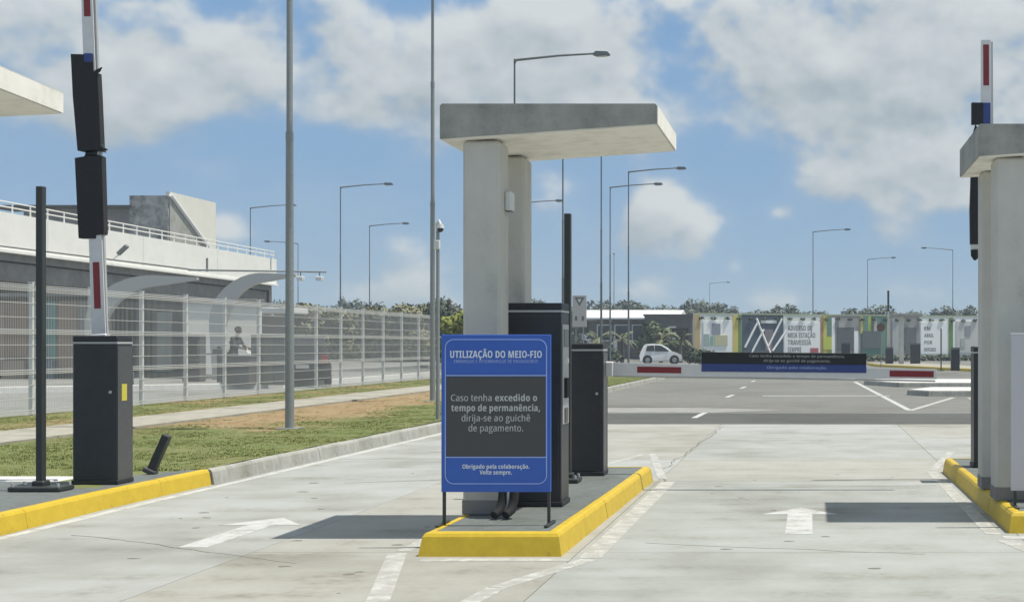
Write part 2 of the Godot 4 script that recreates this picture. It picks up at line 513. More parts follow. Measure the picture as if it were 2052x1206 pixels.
func fill_sky(im: Image, az0: float, el0: float, step: float, puff: FastNoiseLite) -> void:
	var columns := {}
	for x in im.get_width():
		var az := az0 + (x + 0.5) * step
		var key := int(floor(az / 2.0))
		if not columns.has(key):
			var list := PackedFloat32Array()
			for b in blobs:
				if absf(wrapf(key * 2.0 + 1.0 - b[0], -180.0, 180.0)) < b[2] * 1.9 + 1.5:
					list.append_array(PackedFloat32Array([b[0], b[1], 1.0 / b[2], 1.0 / b[3], b[4]]))
			columns[key] = list
		var near: PackedFloat32Array = columns[key]
		for y in im.get_height():
			var el := el0 - (y + 0.5) * step
			if el < -3.0:
				continue
			var up := clampf(el, 0.0, 90.0)
			# clear sky from the pale horizon to deep blue overhead
			var t := 1.0 - exp(-up / 7.5)
			var c := Color(0.42, 0.54, 0.62).lerp(Color(0.18, 0.365, 0.645), t)
			c = c.lerp(Color(0.07, 0.18, 0.46), clampf((up - 10.0) / 45.0, 0, 1))
			var d := sky_density(az, el, near, puff)
			if d > -0.62:
				var s := el + maxf(0.35, 0.9 + el * 0.02)
				var above := sky_density(az + 0.5, s, near, puff)
				var cover := smoothstep(-0.16, 0.32, d) * 0.82 + smoothstep(-0.62, 0.25, d) * 0.18
				var lit := clampf(0.55 + (d - above) * 0.95 - maxf(0.0, d - 0.35) * 0.3, 0.0, 1.0)
				var cc := Color(0.395, 0.46, 0.505).lerp(Color(0.675, 0.715, 0.725), lit)
				cc = cc.lerp(Color(0.43, 0.52, 0.59), clampf(0.55 - up / 9.0, 0.0, 0.5))
				c = c.lerp(cc, cover * 0.95)
			im.set_pixel(x, y, c.linear_to_srgb())


# ------------------------------------------------------------------ kerbs, islands, markings
# One row of kerb stones along a polyline of (x, z); «inward» is the side of the island (+1: left of the way, -1: right).
func kerb_stones(parent: Node, pts: PackedVector2Array, inward: float, closed: bool, m: Material, length := 1.0, called := "kerb_stone", h := ISLAND) -> void:
	var count := pts.size()
	var segs := count if closed else count - 1
	var normal := func(i: int) -> Vector2:
		var d := (pts[(i + 1) % count] - pts[i % count]).normalized()
		return Vector2(d.y, -d.x) * inward
	var miter := []
	for i in count:
		var a: Vector2
		var b: Vector2
		if closed:
			a = normal.call((i + count - 1) % count)
			b = normal.call(i)
		else:
			a = normal.call(maxi(0, i - 1))
			b = normal.call(mini(i, segs - 1))
		var s := (a + b).normalized()
		miter.append(s / maxf(0.35, s.dot(b)))
	var profile := [[0.0, -0.03], [0.028, h - 0.03], [0.042, h - 0.008], [0.06, h], [0.1, h], [0.1, -0.03]]
	for i in segs:
		var k := (i + 1) % count
		var l := pts[i].distance_to(pts[k])
		var pieces := maxi(1, int(round(l / length)))
		for j in pieces:
			var ta := j / float(pieces) + (0.0012 / l if j > 0 else 0.0)
			var tb := (j + 1) / float(pieces) - (0.0012 / l if j < pieces - 1 else 0.0)
			var ea: Vector2 = miter[i] if j == 0 else normal.call(i)
			var eb: Vector2 = miter[k] if j == pieces - 1 else normal.call(i)
			var jig := rng.randf_range(-0.002, 0.002)
			var lift := rng.randf_range(-0.0025, 0.002)
			var a := pts[i].lerp(pts[k], ta)
			var b := pts[i].lerp(pts[k], tb)
			var ra := []
			var rb := []
			var mid := Vector3.ZERO
			for q in profile:
				var off: float = q[0] + jig
				var up: float = q[1] + (lift if q[1] > 0.0 else 0.0)
				ra.append(Vector3(a.x + ea.x * off, up, a.y + ea.y * off))
				rb.append(Vector3(b.x + eb.x * off, up, b.y + eb.y * off))
				mid += (ra[-1] + rb[-1]) / 12.0
			var s := Shape.new()
			for q in 6:
				var p := (q + 1) % 6
				var f: Vector3 = (ra[q] + ra[p] + rb[q] + rb[p]) / 4.0
				s.flat([ra[q], ra[p], rb[p], rb[q]], f - mid)
			s.flat(ra, ra[2] - rb[2])
			s.flat(rb, rb[2] - ra[2])
			part(called, s, m, parent)


func stripe(a: Vector2, b: Vector2, wide: float, y := 0.004, wide_b := -1.0) -> Shape:
	var d := (b - a).normalized()
	var s := Vector2(d.y, -d.x) * wide / 2.0
	var e := s if wide_b < 0.0 else Vector2(d.y, -d.x) * wide_b / 2.0
	return slab(PackedVector2Array([a - s, b - e, b + e, a + s]), y - 0.004, y - 0.0005)


func build_ground() -> void:
	struct("terrain", slab(v2([-1500, 300, -1500, -1800, 1500, -1800, 1500, 300]), -0.6, -0.06), M.field)
	# concrete paving of the lanes, cast in slabs with open joints
	var paving := ground("concrete_paving")
	part("joint_filler", slab(v2([-16, 12, 22, 12, 22, -23.58, -16, -23.58]), -0.055, -0.02), paint(lin(0.17, 0.165, 0.15), 0.95), paving)
	var xs := [-15.9, -11.0, -6.13, -3.9, -1.62, 1.58, 4.8, 8.2, 13.0, 21.9]
	var zs := [11.9, 4.0, 0.4, -3.7, -7.3, -9.05, -13.75, -16.4, -20.1, -23.58]
	for i in xs.size() - 1:
		for j in zs.size() - 1:
			var g := 0.003
			var p := v2([xs[i] + g, zs[j] - g, xs[i + 1] - g, zs[j] - g, xs[i + 1] - g, zs[j + 1] + g, xs[i] + g, zs[j + 1] + g])
			part("paving_slab", slab(p, -0.019, rng.randf_range(-0.0015, 0.0)), M.paving[(i * 2 + j * 5 + rng.randi() % 2) % 3], paving)
	# cracks and crumbled spots
	var dirt := paint(lin(0.16, 0.152, 0.135), 0.95)
	for q in [[Vector2(-1.55, -22.8), Vector2(-1.72, -14.9), 0.022], [Vector2(-1.72, -14.9), Vector2(-1.55, -13.4), 0.03], [Vector2(-3.4, -8.6), Vector2(-5.6, -9.9), 0.006], [Vector2(-1.2, -9.5), Vector2(0.8, -9.0), 0.005], [Vector2(-0.9, -13.1), Vector2(1.3, -13.3), 0.007], [Vector2(-4.9, -13.6), Vector2(-2.9, -14.4), 0.007]]:
		var left := PackedVector2Array()
		var right := PackedVector2Array()
		var d: Vector2 = (q[1] - q[0]).normalized()
		var side := Vector2(-d.y, d.x)
		var n := int(q[0].distance_to(q[1]) / 0.11)
		var drift := 0.0
		for k in n + 1:
			drift = drift * 0.9 + rng.randf_range(-0.025, 0.025)
			var c: Vector2 = q[0].lerp(q[1], k / float(n)) + side * drift
			var w: float = q[2] * rng.randf_range(0.15, 1.0) * 0.5 + 0.001
			left.append(c + side * w)
			right.append(c - side * w)
		right.reverse()
		left.append_array(right)
		part("crack", slab(left, -0.006, 0.0009), dirt, paving)
	for k in 46:
		var c := Vector2(rng.randf_range(-5.8, 1.3), -rng.randf_range(7.2, 15.0))
		if c.x > -2.75 and c.x < -1.6 and c.y < -8.7:
			continue
		var spot := PackedVector2Array()
		var r := rng.randf_range(0.008, 0.035)
		for j in 7:
			spot.append(c + Vector2.from_angle(TAU * j / 7.0) * r * rng.randf_range(0.5, 1.2) * Vector2(1.6, 1.0))
		part("spall", slab(spot, -0.006, 0.0007), dirt, paving)
	# asphalt beyond it, with a fresh dark strip where it meets the concrete
	struct("asphalt_road", slab(v2([-6.1, -27.3, 90, -27.3, 90, -175, -70, -175, -70, -112, -24, -112, -24, -66, -6.1, -66]), -0.05, -0.004), M.asphalt)
	struct("asphalt_strip", slab(v2([-6.1, -23.6, 90, -23.6, 90, -27.28, -6.1, -27.28]), -0.05, -0.002), M.fresh_asphalt)
	struct("worn_patch", slab(v2([-6.0, -27.6, -2.0, -27.7, -0.6, -28.7, -2.4, -29.6, -6.0, -29.8]), -0.004, -0.0005), M.pale_asphalt)
	# the road inside the fence
	struct("service_road", slab(v2([-80, 12, -14.45, 12, -14.45, -66, -23.98, -66, -23.98, -111.98, -80, -111.98]), -0.05, -0.004), M.service_road)
	var walk := ground("raised_walkway")
	part("paving", slab(v2([-79, -33.5, -29, -35.6, -17.6, -43.0, -17.6, -60, -24, -64, -24, -105, -79, -105]), -0.03, 0.15), M.service_road, walk)
	kerb_stones(walk, v2([-40, -34.6, -29, -35.45, -17.45, -42.9, -17.45, -60]), 1.0, false, M.white_kerb, 1.5, "kerb_stone", 0.19)


func build_verge() -> void:
	# the grass strip between the lane and the fence: green near the kerb, a bare dry patch, a footpath
	var cloudy := FastNoiseLite.new()
	cloudy.seed = 21
	cloudy.frequency = 0.35
	cloudy.fractal_octaves = 4
	var s := Shape.new()
	s.tinted = true
	var nz := 210
	var nx := 34
	var at := func(i: int, k: int) -> Vector3:
		var z := -8.0 - 50.0 * k / nz
		var x := lerpf(-6.32, -14.45, i / float(nx))
		if z < -54.0:
			x = minf(x, -6.32 - (z + 54.0) * (z + 54.0) * 0.2)
		return Vector3(x, ISLAND - 0.012 + cloudy.get_noise_2d(x * 2.0, z * 2.0) * 0.02, z)
	for k in nz:
		for i in nx:
			var q := [at.call(i, k), at.call(i + 1, k), at.call(i + 1, k + 1), at.call(i, k + 1)]
			var cs := []
			for p in q:
				cs.append(verge_color(p, cloudy))
			for t in [[0, 1, 2], [0, 2, 3]]:
				var a := s.v.size()
				s.tri(q[t[0]], q[t[1]], q[t[2]], Vector3.UP, Vector3.UP, Vector3.UP)
				for j in 3:
					for w in 3:
						if s.v[a + j] == q[t[w]]:
							s.c[a + j] = cs[t[w]]
	struct("grass_verge", s, M.verge)
	struct("verge_bed", slab(v2([-6.3, -8, -14.45, -8, -14.45, -58, -8.6, -58, -6.5, -54]), -0.05, ISLAND - 0.06), M.field)
	var path := ground("footpath")
	for k in 26:
		var z := -6.0 - k * 2.0
		part("path_slab", slab(v2([-10.45, z - 0.006, -11.85, z - 0.006, -11.85, z - 1.994, -10.45, z - 1.994]), 0.05, ISLAND + rng.randf_range(0.02, 0.028)), M.path, path)
	# short turf
	var blades := Shape.new()
	for k in 14:
		var a := rng.randf() * TAU
		var d := Vector3(cos(a), 0, sin(a))
		var w := Vector3(-d.z, 0, d.x) * 0.0035
		var o := d * rng.randf_range(0.0, 0.05)
		var tip := o + d * rng.randf_range(0.005, 0.03) + Vector3.UP * rng.randf_range(0.012, 0.032)
		blades.tri(o - w, o + w, tip, Vector3.UP, Vector3.UP, Vector3.UP)
	var places := []
	while places.size() < 60000:
		var p := Vector3(rng.randf_range(-14.3, -6.35), ISLAND - 0.02, -9.0 - pow(rng.randf(), 1.5) * 44.0)
		if p.x < -10.4 and p.x > -11.9 or (p.z > -13.4 and p.x > -6.95 - (p.z + 13.4) * 0.6):
			continue
		var dry := dryness(p, cloudy)
		if rng.randf() < dry * 0.93:
			continue
		places.append([p, dry])
	var mm := MultiMesh.new()
	mm.transform_format = MultiMesh.TRANSFORM_3D
	mm.use_colors = true
	mm.mesh = blades.mesh()
	mm.instance_count = places.size()
	for i in places.size():
		var p: Vector3 = places[i][0]
		var size := rng.randf_range(0.55, 1.25)
		mm.set_instance_transform(i, Transform3D(Basis(Vector3.UP, rng.randf() * TAU).scaled(Vector3(size * 1.3, size, size * 1.3)), p))
		var g: Color = Color(0.145, 0.195, 0.05).lerp(Color(0.235, 0.225, 0.085), clampf(rng.randf() * 0.8 + places[i][1] * 0.6, 0, 1))
		mm.set_instance_color(i, g)
	var grass := MultiMeshInstance3D.new()
	grass.multimesh = mm
	grass.material_override = M.leaf
	grass.name = "turf"
	add_child(grass)
	grass.set_meta("kind", "stuff")
	grass.set_meta("label", "short green and straw coloured grass growing on the verge beside the lane")
	grass.set_meta("category", "grass")
	# the grey kerb between the verge and the road
	var kerb := ground("kerb")
	kerb_stones(kerb, v2([-6.17, -13.42, -6.1, -21, -6.06, -54, -6.5, -57, -8.2, -59.4, -11, -60.6, -17.3, -61.2]), 1.0, false, M.kerb, 1.0)


func dryness(p: Vector3, n: FastNoiseLite) -> float:
	var d := minf((-7.75 - p.x) * 0.75, (-18.6 - p.z) * 0.25) + n.get_noise_2d(p.x * 1.7, p.z) * 0.75
	if p.x < -10.4:
		d = 0.25 + n.get_noise_2d(p.x, p.z * 0.6) * 0.6
	return clampf(d + 0.15, 0.0, 1.0)


func verge_color(p: Vector3, n: FastNoiseLite) -> Color:
	var d := dryness(p, n)
	var g := Color(0.145, 0.19, 0.05).lerp(Color(0.22, 0.215, 0.08), clampf(n.get_noise_2d(p.z * 2.0, p.x * 2.0) + 0.4, 0, 1))
	return g.lerp(Color(0.32, 0.21, 0.1).lerp(Color(0.35, 0.27, 0.145), clampf(n.get_noise_2d(p.x * 3.0 + 40.0, p.z * 3.0) * 1.4 + 0.3, 0, 1)), smoothstep(0.25, 0.75, d))


func build_islands() -> void:
	# the left island, narrowing to a point at the verge
	var left := ground("traffic_island")
	var edge := v2([-6.02, 4.0, -6.11, -9.0, -6.2, -11.4, -6.19, -13.4])
	kerb_stones(left, edge, 1.0, false, M.yellow_kerb, 1.2)
	part("paved_top", slab(v2([-6.1, 4.0, -6.19, -9.0, -6.28, -11.4, -6.27, -13.36, -6.42, -13.38, -7.0, -12.25, -10.5, -12.2, -10.5, 4.0]), 0.0, ISLAND - 0.004), M.island_top, left)
	part("concrete_edge", boxed(Vector3(-8.9, ISLAND / 2, -12.42), Vector3(3.5, ISLAND + 0.02, 0.38), 0.02), M.white_kerb, left)
	# the middle island
	var mid := ground("traffic_island")
	var ring := v2([-2.69, -8.86, -1.7, -8.86, -1.66, -13.72, -2.66, -13.72])
	kerb_stones(mid, ring, 1.0, true, M.yellow_kerb, 1.0)
	part("paved_top", slab(v2([-2.61, -8.94, -1.78, -8.94, -1.74, -13.64, -2.58, -13.64]), 0.0, ISLAND - 0.004), M.island_top, mid)
	# the right island
	var right := ground("traffic_island")
	var r2 := v2([1.52, -9.95, 2.5, -9.95, 2.5, -14.75, 1.5, -14.75])
	kerb_stones(right, r2, 1.0, true, M.yellow_kerb, 1.2)
	part("paved_top", slab(v2([1.6, -10.03, 2.42, -10.03, 2.42, -14.67, 1.58, -14.67]), 0.0, ISLAND - 0.004), M.island_top, right)
	# two kerbed islands out on the asphalt to the right
	for q in [[v2([1.9, -46.6, 3.0, -44.0, 14, -44.0, 14, -48.6, 2.4, -48.6]), M.white_kerb], [v2([2.75, -37.2, 3.3, -36.2, 16, -36.2, 16, -39.4, 3.6, -39.4]), M.white_kerb]]:
		var far := ground("traffic_island")
		kerb_stones(far, q[0], 1.0, true, M.kerb, 1.4)
		var inner := Geometry2D.offset_polygon(q[0], -0.08)[0]
		part("paved_top", slab(inner, 0.0, ISLAND - 0.003), q[1], far)
	# the plaza island far behind, with a yellow edge
	var gate := ground("traffic_island")
	var q := v2([4.2, -84.8, 9.8, -64.3, 11.8, -64.3, 7.6, -92, 4.0, -92])
	kerb_stones(gate, q, 1.0, true, M.yellow_kerb, 1.6)
	part("paved_top", slab(Geometry2D.offset_polygon(q, -0.08)[0], 0.0, ISLAND - 0.003), M.path, gate)


func arrow(at: Vector2) -> MeshInstance3D:
	var p := v2([-0.105, 0, -0.105, -1.16, -0.33, -1.14, 0.0, -1.6, 0.33, -1.14, 0.105, -1.16, 0.105, 0])
	var moved := PackedVector2Array()
	for k in p:
		moved.append(k + at)
	return struct("lane_arrow", slab(moved, -0.002, 0.0016), M.marking)


func build_markings() -> void:
	arrow(Vector2(-4.42, -9.26))
	arrow(Vector2(-0.09, -9.92))
	var lines := ground("painted_lines")
	var put := func(a: Vector2, b: Vector2, w: float, m: Material, y := 0.002, w2 := -1.0) -> void:
		part("painted_line", stripe(a, b, w, y, w2), m, lines)
	# the noses in front of and behind the middle island
	put.call(Vector2(-2.87, -9.0), Vector2(-2.44, -7.3), 0.13, M.faded_marking)
	put.call(Vector2(-2.437, -7.29), Vector2(-2.1, -5.9), 0.13, M.faded_marking)
	put.call(Vector2(-1.5, -8.75), Vector2(-1.87, -7.74), 0.12, M.faded_marking)
	put.call(Vector2(-1.873, -7.73), Vector2(-2.06, -6.0), 0.12, M.faded_marking)
	put.call(Vector2(-2.62, -8.72), Vector2(-1.62, -8.72), 0.12, M.faded_marking, 0.0025)
	put.call(Vector2(-1.5, -8.8), Vector2(-1.5, -13.7), 0.15, M.faded_marking)
	put.call(Vector2(-1.6, -14.0), Vector2(-2.1, -17.2), 0.1, M.faded_marking)
	put.call(Vector2(-2.75, -14.0), Vector2(-2.2, -17.2), 0.1, M.faded_marking)
	put.call(Vector2(-2.62, -13.93), Vector2(-1.7, -13.93), 0.1, M.faded_marking, 0.0025)
	put.call(Vector2(-2.86, -9.1), Vector2(-2.84, -13.8), 0.1, M.faded_marking)
	# along the left kerb and the right island
	put.call(Vector2(-5.93, 3.0), Vector2(-6.08, -11.4), 0.1, M.marking)
	put.call(Vector2(-6.08, -11.41), Vector2(-5.98, -23.5), 0.1, M.marking)
	put.call(Vector2(1.4, -9.9), Vector2(1.38, -14.8), 0.12, M.faded_marking)
	put.call(Vector2(1.45, -9.74), Vector2(2.6, -9.74), 0.13, M.marking, 0.0025)
	put.call(Vector2(1.44, -9.6), Vector2(1.9, -7.6), 0.13, M.faded_marking)
	put.call(Vector2(1.42, -15.0), Vector2(1.9, -17.5), 0.1, M.faded_marking)
	# on the asphalt: lane dashes, stop lines and the hatching edge
	for z in [[-25.6, -27.9], [-35.6, -37.4], [-42.8, -44.6], [-50.5, -52.0]]:
		put.call(Vector2(-2.3, z[0]), Vector2(-2.24, z[1]), 0.12, M.marking, 0.0)
	put.call(Vector2(-1.35, -36.6), Vector2(2.25, -36.6), 0.32, M.marking, 0.0)
	put.call(Vector2(-1.4, -54.8), Vector2(1.9, -54.8), 0.5, M.marking, 0.0)
	put.call(Vector2(1.72, -50.3), Vector2(2.18, -28.6), 0.14, M.marking, 0.0)
	put.call(Vector2(2.18, -28.4), Vector2(3.9, -35.4), 0.14, M.faded_marking, 0.0015)
	put.call(Vector2(4.2, -30.0), Vector2(4.3, -35.2), 0.12, M.faded_marking, 0.0)


# ------------------------------------------------------------------ canopies, machines, barriers
# A cantilevered concrete canopy over an island: its origin is at the front foot of the near column's left edge.
func canopy(label: String, at: Vector3, turn := 0.0) -> Node3D:
	var t := thing("canopy", label, "canopy", at, turn, "concrete canopies over the islands")
	var outline := v2([-0.15, 2.835, 1.485, 2.95, 1.485, 3.085, 1.47, 3.1, -0.135, 3.1, -0.15, 3.085])
	var s := Shape.new()
	s.prism(outline, Vector3(0, 0, 0.08), Vector3.RIGHT, Vector3.UP, Vector3(0, 0, -1.34))
	part("roof_slab", s, M.fascia, t)
	var under := Shape.new()
	under.prism(v2([-0.14, 2.826, 1.478, 2.9395, 1.478, 2.9495, -0.14, 2.836]), Vector3(0, 0, 0.07), Vector3.RIGHT, Vector3.UP, Vector3(0, 0, -1.32))
	part("soffit", under, M.soffit, t)
	part("end_face", boxed(Vector3(1.487, 3.016, -0.59), Vector3(0.008, 0.136, 1.336)), M.soffit, t)
	for z in [[0.0, 0.29], [-0.83, 0.3]]:
		var c := Shape.new()
		c.box(Vector3(0.142, 1.4175, z[0] - z[1] / 2.0), Vector3(0.284, 2.835, z[1]), Basis.IDENTITY, 0.02)
		part("column", c, M.cast, t)
		var plinth := boxed(Vector3(0.142, 0.055, z[0] - z[1] / 2.0), Vector3(0.292, 0.11, z[1] + 0.008), 0.004)
		part("column_foot", plinth, M.girder, t)
	var lamp := part("floodlight", boxed(Vector3(0.31, 2.395, -0.2), Vector3(0.056, 0.15, 0.12), 0.02), M.off_white, t)
	part("lens", boxed(Vector3(0.31, 2.318, -0.2), Vector3(0.04, 0.008, 0.09)), M.glass, lamp)
	return t


func cabinet_shape(t: Node3D, w: float, h: float, d: float) -> void:
	# a folded steel cabinet: plinth, body, a pale band under the cap
	part("plinth", boxed(Vector3(0, 0.02, -d / 2), Vector3(w + 0.02, 0.04, d + 0.02), 0.004), M.black_cap, t)
	part("body", boxed(Vector3(0, 0.04 + (h - 0.115) / 2, -d / 2), Vector3(w, h - 0.115, d), 0.006), M.black_steel, t)
	part("trim_band", boxed(Vector3(0, h - 0.066, -d / 2), Vector3(w + 0.004, 0.018, d + 0.004)), M.trim, t)
	part("cap", boxed(Vector3(0, h - 0.0285, -d / 2), Vector3(w + 0.004, 0.057, d + 0.004), 0.008), M.black_cap, t)
	part("door", boxed(Vector3(0, h / 2 - 0.03, 0.001), Vector3(w - 0.04, h - 0.2, 0.008), 0.003), M.black_steel, t)


func barrier_cabinet(label: String, at: Vector3, w: float, h: float) -> Node3D:
	var t := thing("barrier", label, "barrier", at, 0.0, "barriers on the islands")
	cabinet_shape(t, w, h, 0.27)
	part("side_panel", boxed(Vector3(w / 2 + 0.003, h / 2 - 0.03, -0.135), Vector3(0.006, h - 0.14, 0.262), 0.002), M.side_steel, t)
	part("lock", tubed([Vector3(w / 2 - 0.06, h * 0.62, 0.004), Vector3(w / 2 - 0.06, h * 0.62, 0.012)], [0.014, 0.014], 10), M.trim, t)
	part("hub", tubed([Vector3(0.02, h - 0.2, -0.26), Vector3(0.02, h - 0.2, -0.34)], [0.07, 0.07], 16), M.black_cap, t)
	return t


# A barrier arm along +X from its pivot, about 3.5 m; «edge» is the narrow top side.
func barrier_arm(t: Node3D, length: float, tip_from: float, at: Vector3, degrees: float) -> void:
	var s := Shape.new()
	var pts := []
	for e in [[0.0, 0.066], [length, 0.05]]:
		var ring := []
		for k in [[-1, -1], [1, -1], [1, 1], [-1, 1]]:
			ring.append(Vector3(e[0], k[0] * e[1], k[1] * 0.028))
		pts.append(ring)
	for k in 4:
		var m := (k + 1) % 4
		var f: Vector3 = (pts[0][k] + pts[0][m]) / 2.0
		s.flat([pts[0][k], pts[0][m], pts[1][m], pts[1][k]], Vector3(0, f.y, f.z))
	s.flat(pts[0], Vector3.LEFT)
	s.flat(pts[1], Vector3.RIGHT)
	var arm := part("barrier_arm", s, M.arm_white, t, at)
	arm.rotation.z = deg_to_rad(degrees)
	for b in [[0.37, 0.81], [tip_from, tip_from + 0.44]]:
		part("red_band", boxed(Vector3((b[0] + b[1]) / 2, 0.0, 0.0), Vector3(b[1] - b[0], 0.062, 0.061)), M.arm_red, arm)
	part("rubber_edge", boxed(Vector3(length / 2, -0.068, 0.0), Vector3(length - 0.02, 0.016, 0.03), 0.003), M.trim, arm)
	part("clamp", boxed(Vector3(0.05, 0.0, 0.0), Vector3(0.16, 0.15, 0.075), 0.01), M.arm_white, arm)


func lettering(parent: Node, text: String, high: float, at: Vector3, m: Material, bold := false, fit := 0.0, turn := Basis.IDENTITY) -> MeshInstance3D:
	var f := SystemFont.new()
	f.font_names = PackedStringArray(["Droid Sans"])
	f.font_weight = 700 if bold else 400
	var t := TextMesh.new()
	t.text = text
	t.font = f
	t.font_size = 64
	t.pixel_size = high / 46.0
	t.depth = 0.002
	t.curve_step = 1.0
	var o := part("lettering", t, m, parent, at)
	o.basis = turn
	if fit > 0.0:
		var w: float = t.get_aabb().size.x
		o.scale = Vector3(fit / maxf(w, 0.01), 1, 1)
	return o


func info_sign() -> void:
	# the blue board on two thin legs at the front of the middle island
	var t := thing("notice_board", "blue and black notice board with white lettering on thin black legs", "sign", Vector3(-2.25, ISLAND, -9.28))
	var w := 0.783
	var y0 := 0.235
	var y1 := 1.36
	part("panel", boxed(Vector3(0, (y0 + y1) / 2, 0), Vector3(w, y1 - y0, 0.022), 0.003), M.sign_blue, t)
	part("dark_field", boxed(Vector3(0.0, 0.775, 0.012), Vector3(0.708, 0.57, 0.004)), M.sign_dark, t)
	# the pale rule: a rounded frame and two cross lines
	var rule := Shape.new()
	var outer := PackedVector2Array()
	var hw := 0.362
	var lo := y0 + 0.06
	var hi := y1 - 0.035
	var r := 0.06
	for q in [[hw - r, hi - r, 0.0], [-hw + r, hi - r, 0.25], [-hw + r, lo + r, 0.5], [hw - r, lo + r, 0.75]]:
		for k in 7:
			var a: float = (q[2] + 0.25 * k / 6.0) * TAU
			outer.append(Vector2(q[0] + cos(a) * r, q[1] + sin(a) * r))
	for k in outer.size():
		var a := outer[k]
		var b := outer[(k + 1) % outer.size()]
		var d := (b - a)
		if d.length() < 0.0001:
			continue
		rule.box(Vector3((a.x + b.x) / 2, (a.y + b.y) / 2, 0.0125), Vector3(d.length() + 0.001, 0.006, 0.004), Basis(Vector3.BACK, d.angle()))
	for y in [1.068, 0.484]:
		rule.box(Vector3(0, y, 0.0147), Vector3(hw * 2 - 0.004, 0.007, 0.004))
	part("rule", rule, M.sign_line, t)
	var z := 0.0155
	lettering(t, "UTILIZAÇÃO DO MEIO-FIO", 0.05, Vector3(0, 1.218, 0.0135), M.sign_text, true, 0.655)
	lettering(t, "EMBARQUE E DESEMBARQUE DE PASSAGEIROS", 0.023, Vector3(0.0, 1.169, 0.0135), M.sign_line, false, 0.6)
	lettering(t, "Caso tenha", 0.047, Vector3(-0.175, 0.908, z), M.sign_text_soft, false, 0.29)
	lettering(t, "excedido o", 0.047, Vector3(0.145, 0.908, z), M.sign_text_soft, true, 0.3)
	lettering(t, "tempo de permanência,", 0.047, Vector3(0.0, 0.836, z), M.sign_text_soft, true, 0.635)
	lettering(t, "dirija-se ao guichê", 0.047, Vector3(0.0, 0.764, z), M.sign_text_soft, false, 0.49)
	lettering(t, "de pagamento.", 0.047, Vector3(0.0, 0.692, z), M.sign_text_soft, false, 0.39)
	lettering(t, "Obrigado pela colaboração.", 0.03, Vector3(0, 0.417, 0.0135), M.sign_text, true, 0.48)
	lettering(t, "Volte sempre.", 0.03, Vector3(0, 0.376, 0.0135), M.sign_text, true, 0.23)
	for s in [-1.0, 1.0]:
		part("leg", boxed(Vector3(s * 0.375, 0.2, -0.008), Vector3(0.022, 0.4, 0.022), 0.003), M.post_steel, t)
		part("foot", boxed(Vector3(s * 0.385, 0.008, 0.0), Vector3(0.028, 0.016, 0.3), 0.004), M.post_steel, t)


func torn_cover(t: Node3D, polys: Array) -> void:
	for q in polys:
		var s := Shape.new()
		s.prism(v2(q), Vector3(0, 0, 0.036), Vector3.RIGHT, Vector3.UP, Vector3(0, 0, -0.075))
		part("dark_cover", s, M.fabric, t)


